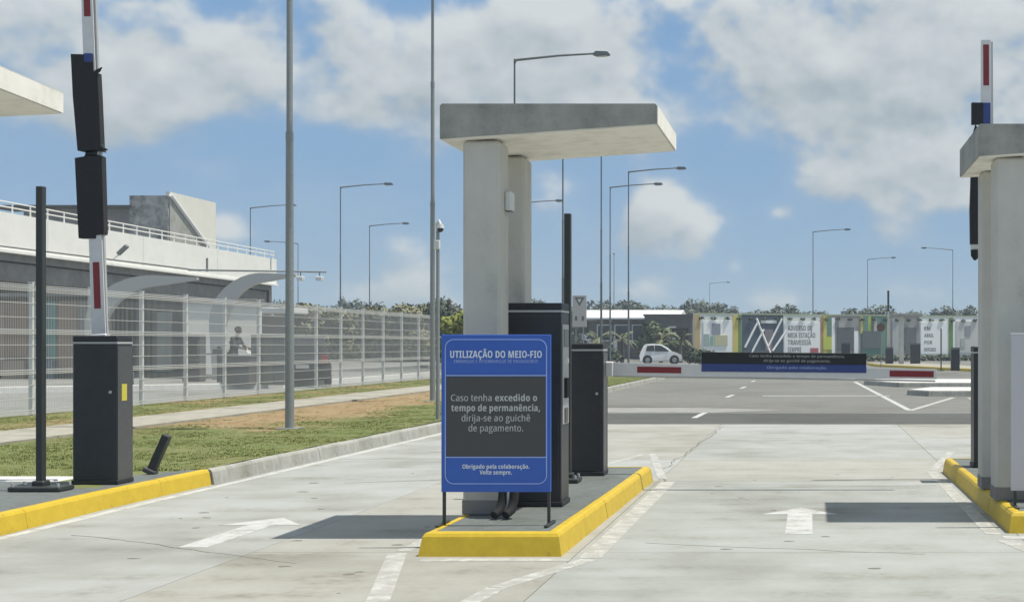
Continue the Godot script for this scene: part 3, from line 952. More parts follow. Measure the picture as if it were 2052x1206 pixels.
func build_plaza() -> void:
	canopy("concrete canopy on two columns standing on the middle yellow-kerbed island", Vector3(-2.64, ISLAND, -9.83))
	canopy("concrete canopy at the right edge, its roof ending over the right lane arrow", Vector3(1.53, ISLAND, -10.72))
	canopy("concrete canopy whose pale roof end juts in at the upper left", Vector3(-6.62, ISLAND - 0.02, -7.75), deg_to_rad(7.0))
	info_sign()
	# the tall ticket machine behind the notice board
	var m := thing("ticket_machine", "tall black ticket machine with a pale band, behind the blue notice board", "ticket machine", Vector3(-2.2, ISLAND, -10.32))
	cabinet_shape(m, 0.43, 1.62, 0.32)
	part("reader_panel", boxed(Vector3(0.217, 1.05, -0.16), Vector3(0.012, 0.8, 0.24), 0.003), M.trim, m)
	part("card_slot", boxed(Vector3(0.232, 0.94, -0.14), Vector3(0.03, 0.16, 0.12), 0.01), M.rubber, m)
	part("push_button", tubed([Vector3(0.22, 1.16, -0.15), Vector3(0.245, 1.16, -0.15)], [0.028, 0.024], 12), M.white, m)
	part("screen", boxed(Vector3(0.224, 1.34, -0.16), Vector3(0.006, 0.14, 0.19)), M.glass, m)
	part("intercom", boxed(Vector3(0.226, 0.72, -0.15), Vector3(0.012, 0.12, 0.12), 0.003), M.side_steel, m)
	# conduits that come down beside the column and bend to the paving
	var c := thing("conduit", "thick black conduits bending to the paving below the notice board", "cable", Vector3(-2.3, ISLAND, -9.62))
	for k in 2:
		var x := 0.005 + k * 0.085
		part("pipe", tubed([Vector3(x + 0.012, 0.62, -0.06), Vector3(x + 0.008, 0.28, -0.05), Vector3(x, 0.13, -0.03), Vector3(x - 0.012, 0.06, 0.0), Vector3(x - 0.04, 0.032, 0.06)], [0.034, 0.034, 0.034, 0.034, 0.032], 12), M.rubber, c)
	part("thin_pipe", tubed([Vector3(0.05, 0.6, -0.02), Vector3(0.05, 0.1, -0.02), Vector3(0.04, 0.03, 0.0)], [0.012, 0.012, 0.012], 8), M.trim, c)
	# barriers
	var b := barrier_cabinet("barrier on the middle island, its white and red arm lowered across the lane", Vector3(-2.235, ISLAND, -12.75), 0.385, 1.3)
	barrier_arm(b, 3.36, 2.89, Vector3(0.135, 1.045, -0.21), -0.9)
	var b2 := barrier_cabinet("large black barrier with a yellow label and raised arm on the left island", Vector3(-6.6, ISLAND, -11.95), 0.41, 1.37)
	b2.add_child(_label_plate(), true)
	barrier_arm(b2, 3.72, 3.14, Vector3(-0.15, 1.26, -0.37), 92.0)
	var b3 := barrier_cabinet("barrier with raised arm, mostly hidden behind the right canopy's columns", Vector3(1.915, ISLAND, -13.6), 0.4, 1.27)
	barrier_arm(b3, 3.47, 2.98, Vector3(-0.01, 1.09, -0.36), 90.3)
	# the printed cover on the lowered arm
	var cover := thing("barrier_banner", "black and blue printed banner hung over the lowered barrier arm", "banner", Vector3(-0.265, 1.187, -12.96))
	cover.rotation.z = deg_to_rad(-0.5)
	part("black_half", boxed(Vector3(0, 0.123, 0.0), Vector3(1.645, 0.115, 0.076), 0.004), M.banner_black, cover)
	part("blue_half", boxed(Vector3(0, 0.0255, 0.0), Vector3(1.645, 0.08, 0.078), 0.004), M.banner_blue, cover)
	lettering(cover, "Caso tenha excedido o tempo de permanência,", 0.026, Vector3(0.13, 0.147, 0.039), M.banner_text, false, 0.95)
	lettering(cover, "dirija-se ao guichê de pagamento.", 0.026, Vector3(0.13, 0.1, 0.039), M.banner_text, false, 0.67)
	lettering(cover, "Obrigado pela colaboração.", 0.026, Vector3(0.13, 0.032, 0.04), M.sign_line, false, 0.6)
	# the raised arms: the banner hangs on the left side of each
	var rag := thing("torn_banner", "torn black cover hanging from the raised arm on the left island", "banner", Vector3(-6.75, 2.3, -12.32))
	torn_cover(rag, [[-0.19, 0.155, -0.03, 0.152, -0.026, 0.185, 0.045, 0.19, 0.05, 0.22, 0.03, 0.93, 0.0, 0.945, -0.12, 0.95, -0.14, 0.93, -0.226, 0.915],
		[-0.13, 0.94, -0.02, 0.93, -0.01, 0.99, -0.12, 0.99],
		[-0.2, 0.985, -0.1, 0.965, 0.0, 0.98, 0.034, 0.975, 0.02, 1.03, 0.0, 1.5, -0.012, 1.72, -0.05, 1.74, -0.055, 1.895, -0.264, 1.9, -0.245, 1.5]])
	part("blue_half", boxed(Vector3(-0.098, 1.865, 0.0), Vector3(0.08, 0.085, 0.082), 0.004), M.banner_blue, rag)
	part("flap", tubed([Vector3(-0.03, 1.735, 0.02), Vector3(0.0, 1.745, 0.03), Vector3(0.03, 1.775, 0.03)], [0.02, 0.018, 0.004], 6), M.fabric, rag)
	var rag2 := thing("torn_banner", "torn black cover hanging from the raised arm behind the right canopy", "banner", Vector3(1.905, 2.3, -13.96))
	part("flap", tubed([Vector3(0.02, 1.03, 0.03), Vector3(0.05, 1.0, 0.035), Vector3(0.09, 0.99, 0.04)], [0.025, 0.018, 0.004], 6), M.fabric, rag)
	torn_cover(rag2, [[-0.17, 1.515, 0.0, 1.52, 0.0, 1.745, -0.17, 1.747], [-0.165, 1.2, -0.08, 1.25, -0.1, 1.46, -0.13, 1.51, -0.16, 1.4],
		[-0.185, 0.225, -0.078, 0.225, -0.075, 1.2, -0.17, 1.2, -0.19, 0.6]])
	part("blue_half", boxed(Vector3(-0.01, 1.625, 0.0), Vector3(0.08, 0.24, 0.082), 0.004), M.banner_blue, rag2)
	part("pale_end", boxed(Vector3(-0.13, 0.197, 0.0), Vector3(0.1, 0.058, 0.05)), M.off_white, rag2)
	part("weight", tubed([Vector3(-0.13, 0.168, 0), Vector3(-0.13, 0.1, 0), Vector3(-0.135, 0.055, 0)], [0.05, 0.048, 0.012], 12), M.rubber, rag2)
	# posts with bolted base plates
	for q in [["slim black post on a bolted plate, left of the large barrier cabinet", Vector3(-6.83, ISLAND, -11.5), 2.69], ["slim black post on a bolted plate, between ticket machine and middle barrier cabinet", Vector3(-2.285, ISLAND, -12.2), 2.52]]:
		var t := thing("steel_post", q[0], "post", q[1], 0.0, "slim black posts")
		var s := boxed(Vector3(0, q[2] / 2, 0), Vector3(0.062, q[2], 0.062), 0.006)
		part("tube", s, M.post_steel, t)
		var w := 0.46 if q[2] > 2.6 else 0.2
		part("base_plate", boxed(Vector3(0.02, 0.02, 0.03), Vector3(w, 0.04, 0.24), 0.008), M.post_steel, t)
		for k in [[-1, -1], [1, -1], [1, 1], [-1, 1]]:
			part("bolt", tubed([Vector3(0.02 + k[0] * (w / 2 - 0.03), 0.04, 0.03 + k[1] * 0.09), Vector3(0.02 + k[0] * (w / 2 - 0.03), 0.07, 0.03 + k[1] * 0.09)], [0.013, 0.013], 6), M.trim, t)
		part("gusset", boxed(Vector3(0.0, 0.06, 0.0), Vector3(0.11, 0.05, 0.11), 0.01), M.post_steel, t)
	var stub := thing("broken_post", "short broken black post leaning right at the end of the left island", "post", Vector3(-6.6, ISLAND, -12.95))
	stub.rotation.z = deg_to_rad(-24.0)
	part("tube", boxed(Vector3(0, 0.21, 0), Vector3(0.075, 0.42, 0.075), 0.005), M.post_steel, stub)
	part("bracket", boxed(Vector3(0.0, 0.03, 0.02), Vector3(0.12, 0.05, 0.1), 0.008), M.side_steel, stub)
	# the board at the right edge
	var brd := thing("notice_board", "pale grey board on dark legs, cut off by the right edge", "sign", Vector3(1.985, ISLAND, -10.3))
	part("panel", boxed(Vector3(0, 0.75, 0), Vector3(0.783, 1.24, 0.022), 0.003), M.back_panel, brd)
	part("top_rail", boxed(Vector3(0, 1.376, 0.0), Vector3(0.79, 0.012, 0.03)), M.white, brd)
	for s in [-1.0, 1.0]:
		part("leg", boxed(Vector3(s * 0.36, 0.1, -0.008), Vector3(0.024, 0.2, 0.024)), M.post_steel, brd)
		part("foot", boxed(Vector3(s * 0.36, 0.008, 0.0), Vector3(0.03, 0.016, 0.3), 0.004), M.post_steel, brd)


func _label_plate() -> MeshInstance3D:
	var o := MeshInstance3D.new()
	o.name = "yellow_label"
	o.mesh = boxed(Vector3(0.2125, 0.845, -0.11), Vector3(0.004, 0.155, 0.09)).mesh()
	o.material_override = M.yellow_label
	return o


# ------------------------------------------------------------------ lamps and poles
func make_lamp(label: String, at: Vector3, turn: float, thick := 1.0, steel: Material = null) -> Node3D:
	var t := thing("street_lamp", label, "street lamp", at, turn, "tall street lamps with one arm")
	var m: Material = steel if steel else M.lamp_steel
	part("pole", tubed([Vector3(0, 0, 0), Vector3(0, 4.55, 0), Vector3(0, 4.6, 0), Vector3(0, 7.3, 0), Vector3(0, 7.35, 0), Vector3(0, 11.9, 0)], [0.068 * thick, 0.056 * thick, 0.048 * thick, 0.044 * thick, 0.038 * thick, 0.032 * thick], 12), m, t)
	for y in [4.56, 7.32]:
		part("collar", tubed([Vector3(0, y - 0.07, 0), Vector3(0, y + 0.05, 0)], [0.06 * thick if y < 5.0 else 0.05 * thick, 0.06 * thick if y < 5.0 else 0.05 * thick], 12), m, t)
	part("base_plate", boxed(Vector3(0, 0.015, 0), Vector3(0.34, 0.03, 0.34), 0.004), m, t)
	part("arm", tubed([Vector3(0, 11.75, 0), Vector3(0.06, 11.86, 0), Vector3(1.6, 12.02, 0), Vector3(3.0, 12.1, 0)], [0.05, 0.048, 0.04, 0.034], 10), m, t)
	var head := Shape.new()
	head.prism(v2([2.85, 12.06, 3.0, 12.0, 3.45, 12.03, 3.5, 12.07, 3.42, 12.15, 3.0, 12.17]), Vector3(0, 0, 0.13), Vector3.RIGHT, Vector3.UP, Vector3(0, 0, -0.26))
	var h := part("lamp_head", head, m, t)
	part("diffuser", boxed(Vector3(3.22, 11.995, 0), Vector3(0.34, 0.02, 0.18), 0.004, Basis(Vector3.BACK, 0.06)), M.off_white, h)
	return t


func build_lamps() -> void:
	# the two nearest stand on the verge; their arms are above the picture
	make_lamp("nearest tall grey lamp post on the verge, left of the footpath's dry patch end", Vector3(-8.08, ISLAND - 0.03, -20.1), 0.0, 1.0, M.galvanised).set_meta("label", "nearest and thickest grey lamp post, rising from the verge past the top edge")
	var second := make_lamp("tall grey lamp post on the verge beside the camera pole, its arm out of view", Vector3(-8.72, ISLAND - 0.03, -29.9), 0.0, 0.95, M.galvanised)
	var a := make_lamp("street lamp whose arm shows above the roof of the middle canopy", Vector3(-10.85, 0.0, -47.5), 0.0)
	dup(a, "street lamp over the middle of the fence, left of the armless-looking thin pole", Vector3(-31.2, 0, -86)).set_meta("label", "street lamp with a clear right-hand arm, above the middle of the white fence")
	dup(a, "thin distant street lamp rising behind the end of the viaduct", Vector3(-42.8, 0, -99))
	dup(a, "thin distant street lamp between the fence's clear-armed lamp and the camera pole", Vector3(-38.8, 0, -114))
	dup(a, "distant street lamp with its arm to the left, beside the nearest lamp post", Vector3(-53, 0, -134), PI)
	dup(a, "street lamp whose slanted arm sticks out right of the rear canopy column", Vector3(-21.8, 0, -96))
	dup(a, "street lamp pole coming down from behind the canopy, just left of the slim black post", Vector3(-11.85, 0, -62))
	dup(a, "street lamp pole under the canopy's right half, left of the pair with arms", Vector3(-10.82, 0, -67))
	dup(a, "lower and left of the two armed street lamps right of the canopy", Vector3(-13.3, 0, -86))
	dup(a, "taller and right of the two armed street lamps right of the canopy", Vector3(-11.0, 0, -78.3))
	dup(a, "street lamp with rising arm above the white lettered poster", Vector3(0.23, 0, -120))
	dup(a, "small far street lamp with a short arm, right half of the hoarding", Vector3(7.0, 0, -159))
	dup(a, "street lamp with its arm to the left, beside the right canopy's columns", Vector3(15.7, 0, -143), PI)
	dup(a, "smallest street lamp, above the left end of the hoarding", Vector3(-17.3, 0, -222))
	dup(a, "faint far lamp pole between the two armed lamps right of the canopy", Vector3(-22.6, 0, -149), PI * 0.55)
	second.set_meta("label", "tall grey lamp post beside the camera pole, its arm out of view")
	# the camera on its pole
	var t := thing("camera_pole", "slim grey pole with a dome camera, left of the middle canopy", "security camera", Vector3(-6.5, ISLAND - 0.03, -22.6))
	part("pole", tubed([Vector3(0, 0, 0), Vector3(0, 3.3, 0)], [0.036, 0.03], 12), M.galvanised, t)
	part("base_plate", boxed(Vector3(0, 0.01, 0), Vector3(0.18, 0.02, 0.18)), M.galvanised, t)
	part("bracket", tubed([Vector3(0, 3.22, 0), Vector3(-0.02, 3.42, 0), Vector3(0.03, 3.47, 0.02), Vector3(0.05, 3.4, 0.02)], [0.025, 0.025, 0.025, 0.03], 10), M.off_white, t)
	part("housing", tubed([Vector3(0.05, 3.41, 0.02), Vector3(0.05, 3.34, 0.02)], [0.05, 0.062], 14), M.white, t)
	var dome := Shape.new()
	dome.ball(Vector3(0.05, 3.33, 0.02), Vector3(0.055, 0.06, 0.055), 14)
	part("dome", dome, M.glass, t)
	part("junction_box", boxed(Vector3(0.0, 3.05, 0.05), Vector3(0.1, 0.16, 0.07), 0.01), M.off_white, t)


# ------------------------------------------------------------------ the white mesh fence
func build_fence() -> void:
	var t := thing("mesh_fence", "tall white steel mesh fence along the grass verge", "fence", Vector3(-14.25, 0, 0))
	var z0 := -15.9
	var step := 1.95
	var count := 17
	var post := Shape.new()
	post.box(Vector3(0, 1.32, 0), Vector3(0.075, 2.5, 0.075), Basis.IDENTITY, 0.008)
	var post_mesh := post.mesh()
	var cap_mesh := boxed(Vector3(0, 2.58, 0), Vector3(0.085, 0.02, 0.085)).mesh()
	var wire := boxed(Vector3(0.045, 0, -step / 2), Vector3(0.011, 0.011, step - 0.02)).mesh()
	var fold := Shape.new()      # the stiffening fold: a V of the same wire
	for q in [[0.045, 0.035], [0.085, 0.0], [0.045, -0.035]]:
		fold.box(Vector3(q[0], q[1], -step / 2), Vector3(0.014, 0.016, step - 0.02))
	var fold_mesh := fold.mesh()
	var fine := Shape.new()
	for k in count + 1:
		var z := z0 - k * step
		var p := part("post", post_mesh, M.fence_steel, t, Vector3(0, 0, z))
		part("cap", cap_mesh, M.fence_steel, p)
		if k == count:
			break
		for y in [0.22, 0.95, 1.68, 2.46]:
			part("fold", fold_mesh, M.fence_wire, t, Vector3(0, y, z))
		for y in [0.47, 0.71, 1.2, 1.44, 1.94, 2.2, 2.53]:
			part("wire", wire, M.fence_wire, t, Vector3(0, y, z))
		for j in range(1, 39):
			fine.box(Vector3(0.045, 1.36, z - step * j / 39.0), Vector3(0.0046, 2.36, 0.0046))
	var f := part("upright_wires", fine, M.fence_wire, t)
	f.set_meta("kind", "stuff")


# ------------------------------------------------------------------ the viaduct and what stands under it
func build_viaduct() -> void:
	var t := thing("viaduct", "long white elevated roadway with a railing and a concrete stair tower", "viaduct", Vector3(-41.2, 0, 0))
	var z0 := -30.0
	var z1 := -100.0
	var rise := func(z: float) -> float: return (z + 100.0) * 0.006     # the deck climbs towards the viewer
	# parapet panels, each its own casting
	var n := 7
	for k in n:
		var za := lerpf(z1, z0, k / float(n)) + 0.012
		var zb := lerpf(z1, z0, (k + 1) / float(n)) - 0.012
		var s := Shape.new()
		var ya: float = rise.call(za)
		var yb: float = rise.call(zb)
		var pr := [[0.0, 6.1], [0.0, 8.0], [-0.35, 8.02], [-0.35, 6.1]]
		var a := []
		var b := []
		for q in pr:
			a.append(Vector3(q[0], q[1] + ya, za))
			b.append(Vector3(q[0], q[1] + yb, zb))
		for j in 4:
			var m := (j + 1) % 4
			s.flat([a[j], a[m], b[m], b[j]], (a[j] + a[m]) / 2 - Vector3(-0.175, 7.06 + ya, za))
		s.flat(a, Vector3(0, 0, -1))
		s.flat(b, Vector3(0, 0, 1))
		part("parapet_panel", s, M.viaduct, t)
	var lip := Shape.new()
	var deck := Shape.new()
	for q in [[lip, -0.02, 6.02, 0.3, 0.14], [deck, -9.5, 5.95, 18.2, 0.7]]:
		var y0: float = rise.call(z0)
		q[0].box(Vector3(q[1], q[2] + y0 / 2, (z0 + z1) / 2), Vector3(q[3], q[4], z0 - z1), Basis(Vector3.RIGHT, -atan(0.006)))
	part("drip_edge", lip, M.viaduct, t)
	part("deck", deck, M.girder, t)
	var beam := Shape.new()
	beam.box(Vector3(-1.1, 5.25, -65), Vector3(0.8, 0.95, 69.6), Basis(Vector3.RIGHT, -atan(0.006)))
	part("edge_girder", beam, M.girder, t)
	for z in [-99.5, -88.0, -76.5, -65.0, -53.5, -42.0]:
		var c := Shape.new()
		c.box(Vector3(-1.4, 2.45, z), Vector3(0.9, 4.7, 0.9), Basis.IDENTITY, 0.05)
		part("pier", c, M.girder, t)
		part("crosshead", boxed(Vector3(-4.6, 5.0, z), Vector3(7.6, 0.8, 1.1), 0.04), M.girder, t)
	for k in 3:
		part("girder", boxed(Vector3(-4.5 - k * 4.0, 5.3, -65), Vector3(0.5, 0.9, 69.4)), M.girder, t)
	part("end_wall", boxed(Vector3(-9.4, 3.6, -100.4), Vector3(17.5, 4.6, 0.5)), M.dark_wall, t)
	# railing
	var post := boxed(Vector3(0, 0.28, 0), Vector3(0.06, 0.56, 0.06)).mesh()
	var k2 := 0
	var z := z1 + 0.3
	while z < z0:
		part("railing_post", post, M.viaduct, t, Vector3(-0.17, 8.01 + rise.call(z), z))
		z += 1.55
		k2 += 1
	for h in [0.56, 0.3]:
		part("rail", tubed([Vector3(-0.17, 8.01 + h, z1), Vector3(-0.17, 8.01 + h + rise.call(z0), z0)], [0.035, 0.035], 8), M.viaduct, t)
	# the stair tower on the deck: streaked wall towards the viewer, pale wall to the right, a slanting stringer
	part("tower_wall", boxed(Vector3(-6.2, 9.1, -92.95), Vector3(2.75, 6.0, 0.3)), M.stained_concrete, t)
	part("tower_side", boxed(Vector3(-4.98, 9.1, -96.7), Vector3(0.3, 6.6, 7.2)), M.beige_wall, t)
	part("tower_back", boxed(Vector3(-7.3, 9.1, -100.0), Vector3(4.3, 6.6, 0.25)), M.stained_concrete, t)
	var fin := Shape.new()
	fin.prism(v2([-92.9, 12.05, -92.9, 8.0, -100.0, 8.0]), Vector3(-4.82, 0, 0), Vector3.BACK, Vector3.UP, Vector3(0.1, 0, 0))
	part("stair_flank", fin, M.kerb, t)
	part("stringer", tubed([Vector3(-4.62, 12.15, -92.8), Vector3(-4.62, 7.95, -100.2)], [0.13, 0.13], 8), M.white, t)
	part("low_block", boxed(Vector3(-11.5, 9.4, -94.2), Vector3(7.8, 3.6, 2.0)), M.girder, t)
	part("low_roof", boxed(Vector3(-12.4, 11.3, -94.0), Vector3(10.4, 0.16, 3.2)), M.dark_wall, t)
	# a camera on a bracket
	var cam := part("bracket", tubed([Vector3(0.1, 6.4, -76.2), Vector3(0.5, 6.7, -76.2)], [0.04, 0.04], 8), M.off_white, t)
	part("camera", boxed(Vector3(0.75, 7.0, -76.2), Vector3(0.75, 0.22, 0.25), 0.03, Basis(Vector3.BACK, 0.75)), M.lamp_steel, cam)
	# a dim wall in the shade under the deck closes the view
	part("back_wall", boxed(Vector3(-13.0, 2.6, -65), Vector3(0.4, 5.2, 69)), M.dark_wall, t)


# One curved steel frame of the forecourt canopy: wide in the middle, drawn out to points at foot and tip.
func curved_frame(t: Node3D, x: float, z: float, reach: float, high: float, wide: float) -> void:
	var outer := PackedVector2Array()
	var inner := PackedVector2Array()
	for k in 22:
		var u := k / 21.0
		# foot upright, then a quarter ellipse over to the tip
		var c: Vector2
		var nrm: Vector2
		if u < 0.3:
			c = Vector2(0.0, u / 0.3 * high * 0.5)
			nrm = Vector2(-1, 0)
		elif u < 0.75:
			var a := (u - 0.3) / 0.45 * PI / 2
			c = Vector2(reach * 0.62 * (1.0 - cos(a)), high * (0.5 + 0.48 * sin(a)))
			nrm = Vector2(-cos(a), sin(a))
		else:
			c = Vector2(reach * lerpf(0.62, 1.0, (u - 0.75) / 0.25), high * lerpf(0.98, 1.0, (u - 0.75) / 0.25))
			nrm = Vector2(0, 1)
		var w := maxf(wide * (1.0 - 0.55 * absf(u - 0.42) / 0.42) if u < 0.42 else wide * lerpf(1.0, 0.12, (u - 0.42) / 0.58), 0.09)
		outer.append(Vector2(x, 0) + c + nrm * w * 0.5)
		inner.append(Vector2(x, 0) + c - nrm * w * 0.5)
	var poly := outer.duplicate()
	for k in range(inner.size() - 1, -1, -1):
		poly.append(inner[k])
	var s := Shape.new()
	s.prism(poly, Vector3(0, 0, z + 0.12), Vector3.RIGHT, Vector3.UP, Vector3(0, 0, -0.24))
	part("curved_frame", s, M.canopy_steel, t)


func build_forecourt() -> void:
	var t := thing("forecourt_canopy", "curved grey steel frames of a light canopy behind the white fence", "canopy", Vector3(0, 0.1, 0))
	curved_frame(t, -26.5, -48.0, 3.8, 3.78, 0.78)
	curved_frame(t, -21.95, -48.0, 2.9, 3.9, 0.66)
	part("tie_rod", tubed([Vector3(-30.5, 5.05, -48), Vector3(-22.6, 4.08, -48)], [0.03, 0.03], 8), M.girder, t)
	part("tie_rod", tubed([Vector3(-23.0, 4.1, -47.9), Vector3(-17.9, 4.02, -47.9)], [0.035, 0.03], 8), M.galvanised, t)
	part("tie_rod", tubed([Vector3(-22.4, 4.55, -48.1), Vector3(-22.4, 4.05, -48.1)], [0.04, 0.04], 8), M.girder, t)
	for x in [-18.85, -18.15]:
		var l := part("floodlight", boxed(Vector3(x, 3.78, -47.9), Vector3(0.24, 0.16, 0.2), 0.02), M.white, t)
		part("stem", tubed([Vector3(x, 3.84, -47.9), Vector3(x, 4.05, -47.9)], [0.02, 0.02], 6), M.girder, l)
	# a pale booth and the dark cabinets in front of it
	var b := thing("booth", "pale flat-roofed booth behind the curved canopy frames", "building", Vector3(-22.5, 0.15, -49.6), deg_to_rad(25))
	part("wall", boxed(Vector3(0, 1.45, -0.9), Vector3(2.75, 2.9, 1.8), 0.02), M.viaduct, b)
	part("roof", boxed(Vector3(0.0, 2.97, -0.9), Vector3(2.95, 0.14, 2.0), 0.02), M.girder, b)
	part("plinth", boxed(Vector3(0.0, 0.08, -0.9), Vector3(2.8, 0.16, 1.84)), M.girder, b)
	var g := thing("glass_screen", "dark glazed screen with a paler door left of the pale booth", "building", Vector3(-25.7, 0.15, -50.4))
	part("frame", boxed(Vector3(0, 1.5, 0), Vector3(2.9, 3.0, 0.15)), M.dark_wall, g)
	part("door", boxed(Vector3(0.62, 1.4, 0.09), Vector3(0.56, 2.3, 0.06)), paint(lin(0.26, 0.28, 0.27), 0.4), g)
	for k in 3:
		part("pane", boxed(Vector3(-1.1 + k * 0.5, 1.45, 0.085), Vector3(0.42, 2.4, 0.03)), M.glass, g)
	var f := thing("shopfront", "row of shops with brown, blue and teal panels behind the fence at left", "building", Vector3(-32.0, 0.15, -49.0))
	part("wall", boxed(Vector3(-0.6, 1.55, -1.0), Vector3(11.0, 3.1, 1.8)), M.dark_wall, f)
	part("roof_edge", boxed(Vector3(-0.6, 3.16, -0.9), Vector3(11.3, 0.12, 2.3), 0.01), M.girder, f)
	var tints := [lin(0.3, 0.215, 0.165), lin(0.12, 0.17, 0.23), lin(0.34, 0.27, 0.22), lin(0.23, 0.23, 0.22), lin(0.12, 0.25, 0.24), lin(0.28, 0.2, 0.15), lin(0.36, 0.34, 0.3)]
	var along := -6.0
	var nth := 0
	while along < 4.7:
		var w := 0.35 + 0.55 * absf(sin(nth * 2.4))
		var hh := 2.0 + 0.9 * absf(cos(nth * 1.3))
		part("panel", boxed(Vector3(along + w / 2, 2.95 - hh / 2, -0.06 + 0.02 * (nth % 2)), Vector3(w - 0.03, hh, 0.06), 0.01), paint(tints[(nth * 3) % 7], 0.55), f)
		if hh < 2.6:
			part("counter", boxed(Vector3(along + w / 2, 0.35, 0.05), Vector3(w - 0.03, 0.7, 0.25), 0.01), paint(tints[(nth * 3 + 4) % 7], 0.6), f)
		along += w
		nth += 1
	var dark := paint(lin(0.1, 0.102, 0.1), 0.6)
	var k1 := thing("kiosk", "dark grey upright kiosk against the pale booth wall", "kiosk", Vector3(-21.6, 0.15, -45.4))
	part("body", boxed(Vector3(0, 0.82, 0), Vector3(0.62, 1.64, 0.5), 0.03), dark, k1)
	part("screen", boxed(Vector3(0, 1.2, 0.252), Vector3(0.44, 0.5, 0.01)), M.glass, k1)
	part("shelf", boxed(Vector3(0, 0.75, 0.3), Vector3(0.5, 0.05, 0.16), 0.01), dark, k1)
	var ts := thing("turnstile", "thin dark turnstile post with a cross bar, right of the kiosk", "turnstile", Vector3(-20.35, 0.15, -44.6))
	part("post", boxed(Vector3(0, 0.62, 0), Vector3(0.12, 1.24, 0.12), 0.01), dark, ts)
	part("housing", boxed(Vector3(0.02, 1.05, 0), Vector3(0.42, 0.2, 0.22), 0.02), dark, ts)
	part("bar", tubed([Vector3(-0.6, 0.95, 0.05), Vector3(0.3, 1.0, 0.05)], [0.035, 0.035], 8), M.lamp_steel, ts)
	part("second_post", boxed(Vector3(0.42, 0.6, 0), Vector3(0.08, 1.2, 0.1)), M.galvanised, ts)
	var cab := thing("machine_cabinet", "broad dark grey cabinet in front of the standing person", "cabinet", Vector3(-18.62, 0.15, -42.2))
	part("body", boxed(Vector3(0, 0.45, 0), Vector3(0.95, 0.9, 0.55), 0.03), dark, cab)
	part("top", boxed(Vector3(0, 0.92, 0), Vector3(1.0, 0.05, 0.6), 0.01), M.girder, cab)
	part("door_seam", boxed(Vector3(0, 0.46, 0.276), Vector3(0.01, 0.8, 0.006)), M.void, cab)
	var sc := thing("screen_wall", "plain dark grey screen wall left of the parked dark car", "wall", Vector3(-17.82, 0.12, -42.6))
	for k in 3:
		part("panel", boxed(Vector3(-0.37 + k * 0.37, 0.81, 0), Vector3(0.364, 1.62, 0.12), 0.01), paint(lin(0.15 + 0.02 * (k % 2), 0.155 + 0.02 * (k % 2), 0.15), 0.6), sc)
	part("rail", boxed(Vector3(0, 1.65, 0), Vector3(1.12, 0.06, 0.15), 0.01), M.galvanised, sc)
	var br := thing("bollard", "short pale yellow bollard at the kerb of the raised walkway", "bollard", Vector3(-22.6, 0.15, -40.6))
	part("shaft", tubed([Vector3(0, 0, 0), Vector3(0, 0.62, 0)], [0.13, 0.12], 12), paint(lin(0.4, 0.4, 0.22), 0.6), br)
	var knob := Shape.new()
	knob.ball(Vector3(0, 0.65, 0), Vector3(0.12, 0.1, 0.12), 12)
	part("knob", knob, M.off_white, br)
	var tr := thing("luggage_trolley", "small blue grey trolley with a tall handle beside the bollard", "trolley", Vector3(-21.7, 0.15, -40.5))
	var blue := paint(lin(0.1, 0.13, 0.19), 0.5)
	part("tray", boxed(Vector3(0, 0.28, 0), Vector3(0.9, 0.3, 0.5), 0.03), blue, tr)
	part("handle", tubed([Vector3(-0.42, 0.3, 0.2), Vector3(-0.46, 1.05, 0.2), Vector3(-0.46, 1.05, -0.2), Vector3(-0.42, 0.3, -0.2)], [0.02, 0.02, 0.02, 0.02], 8), blue, tr)
	for q in [[-0.35, 0.2], [0.35, 0.2], [-0.35, -0.2], [0.35, -0.2]]:
		part("wheel", tubed([Vector3(q[0], 0.08, q[1] - 0.02), Vector3(q[0], 0.08, q[1] + 0.02)], [0.08, 0.08], 12), M.tyre, tr)
	# a low white-roofed shelter seen past the lamp post
	var sh := thing("shelter", "low shelter with a flat white roof behind the nearest lamp post", "shelter", Vector3(-27.6, 0.15, -66))
	part("roof", boxed(Vector3(0, 3.0, 0), Vector3(3.1, 0.26, 2.4), 0.03), M.white, sh)
	part("back_wall", boxed(Vector3(-0.3, 1.4, -0.9), Vector3(2.2, 2.8, 0.15)), M.girder, sh)
	for x in [-1.4, 1.4]:
		part("post", boxed(Vector3(x, 1.44, 0.9), Vector3(0.1, 2.88, 0.1)), M.galvanised, sh)


# ------------------------------------------------------------------ cars
func car_half(y: float, w: float, h: float) -> float:
	var t := y / h
	if t < 0.25:
		return w / 2 * lerpf(0.93, 1.0, t / 0.25)
	if t < 0.6:
		return w / 2 * lerpf(1.0, 0.97, (t - 0.25) / 0.35)
	return w / 2 * lerpf(0.97, 0.72, (t - 0.6) / 0.4)


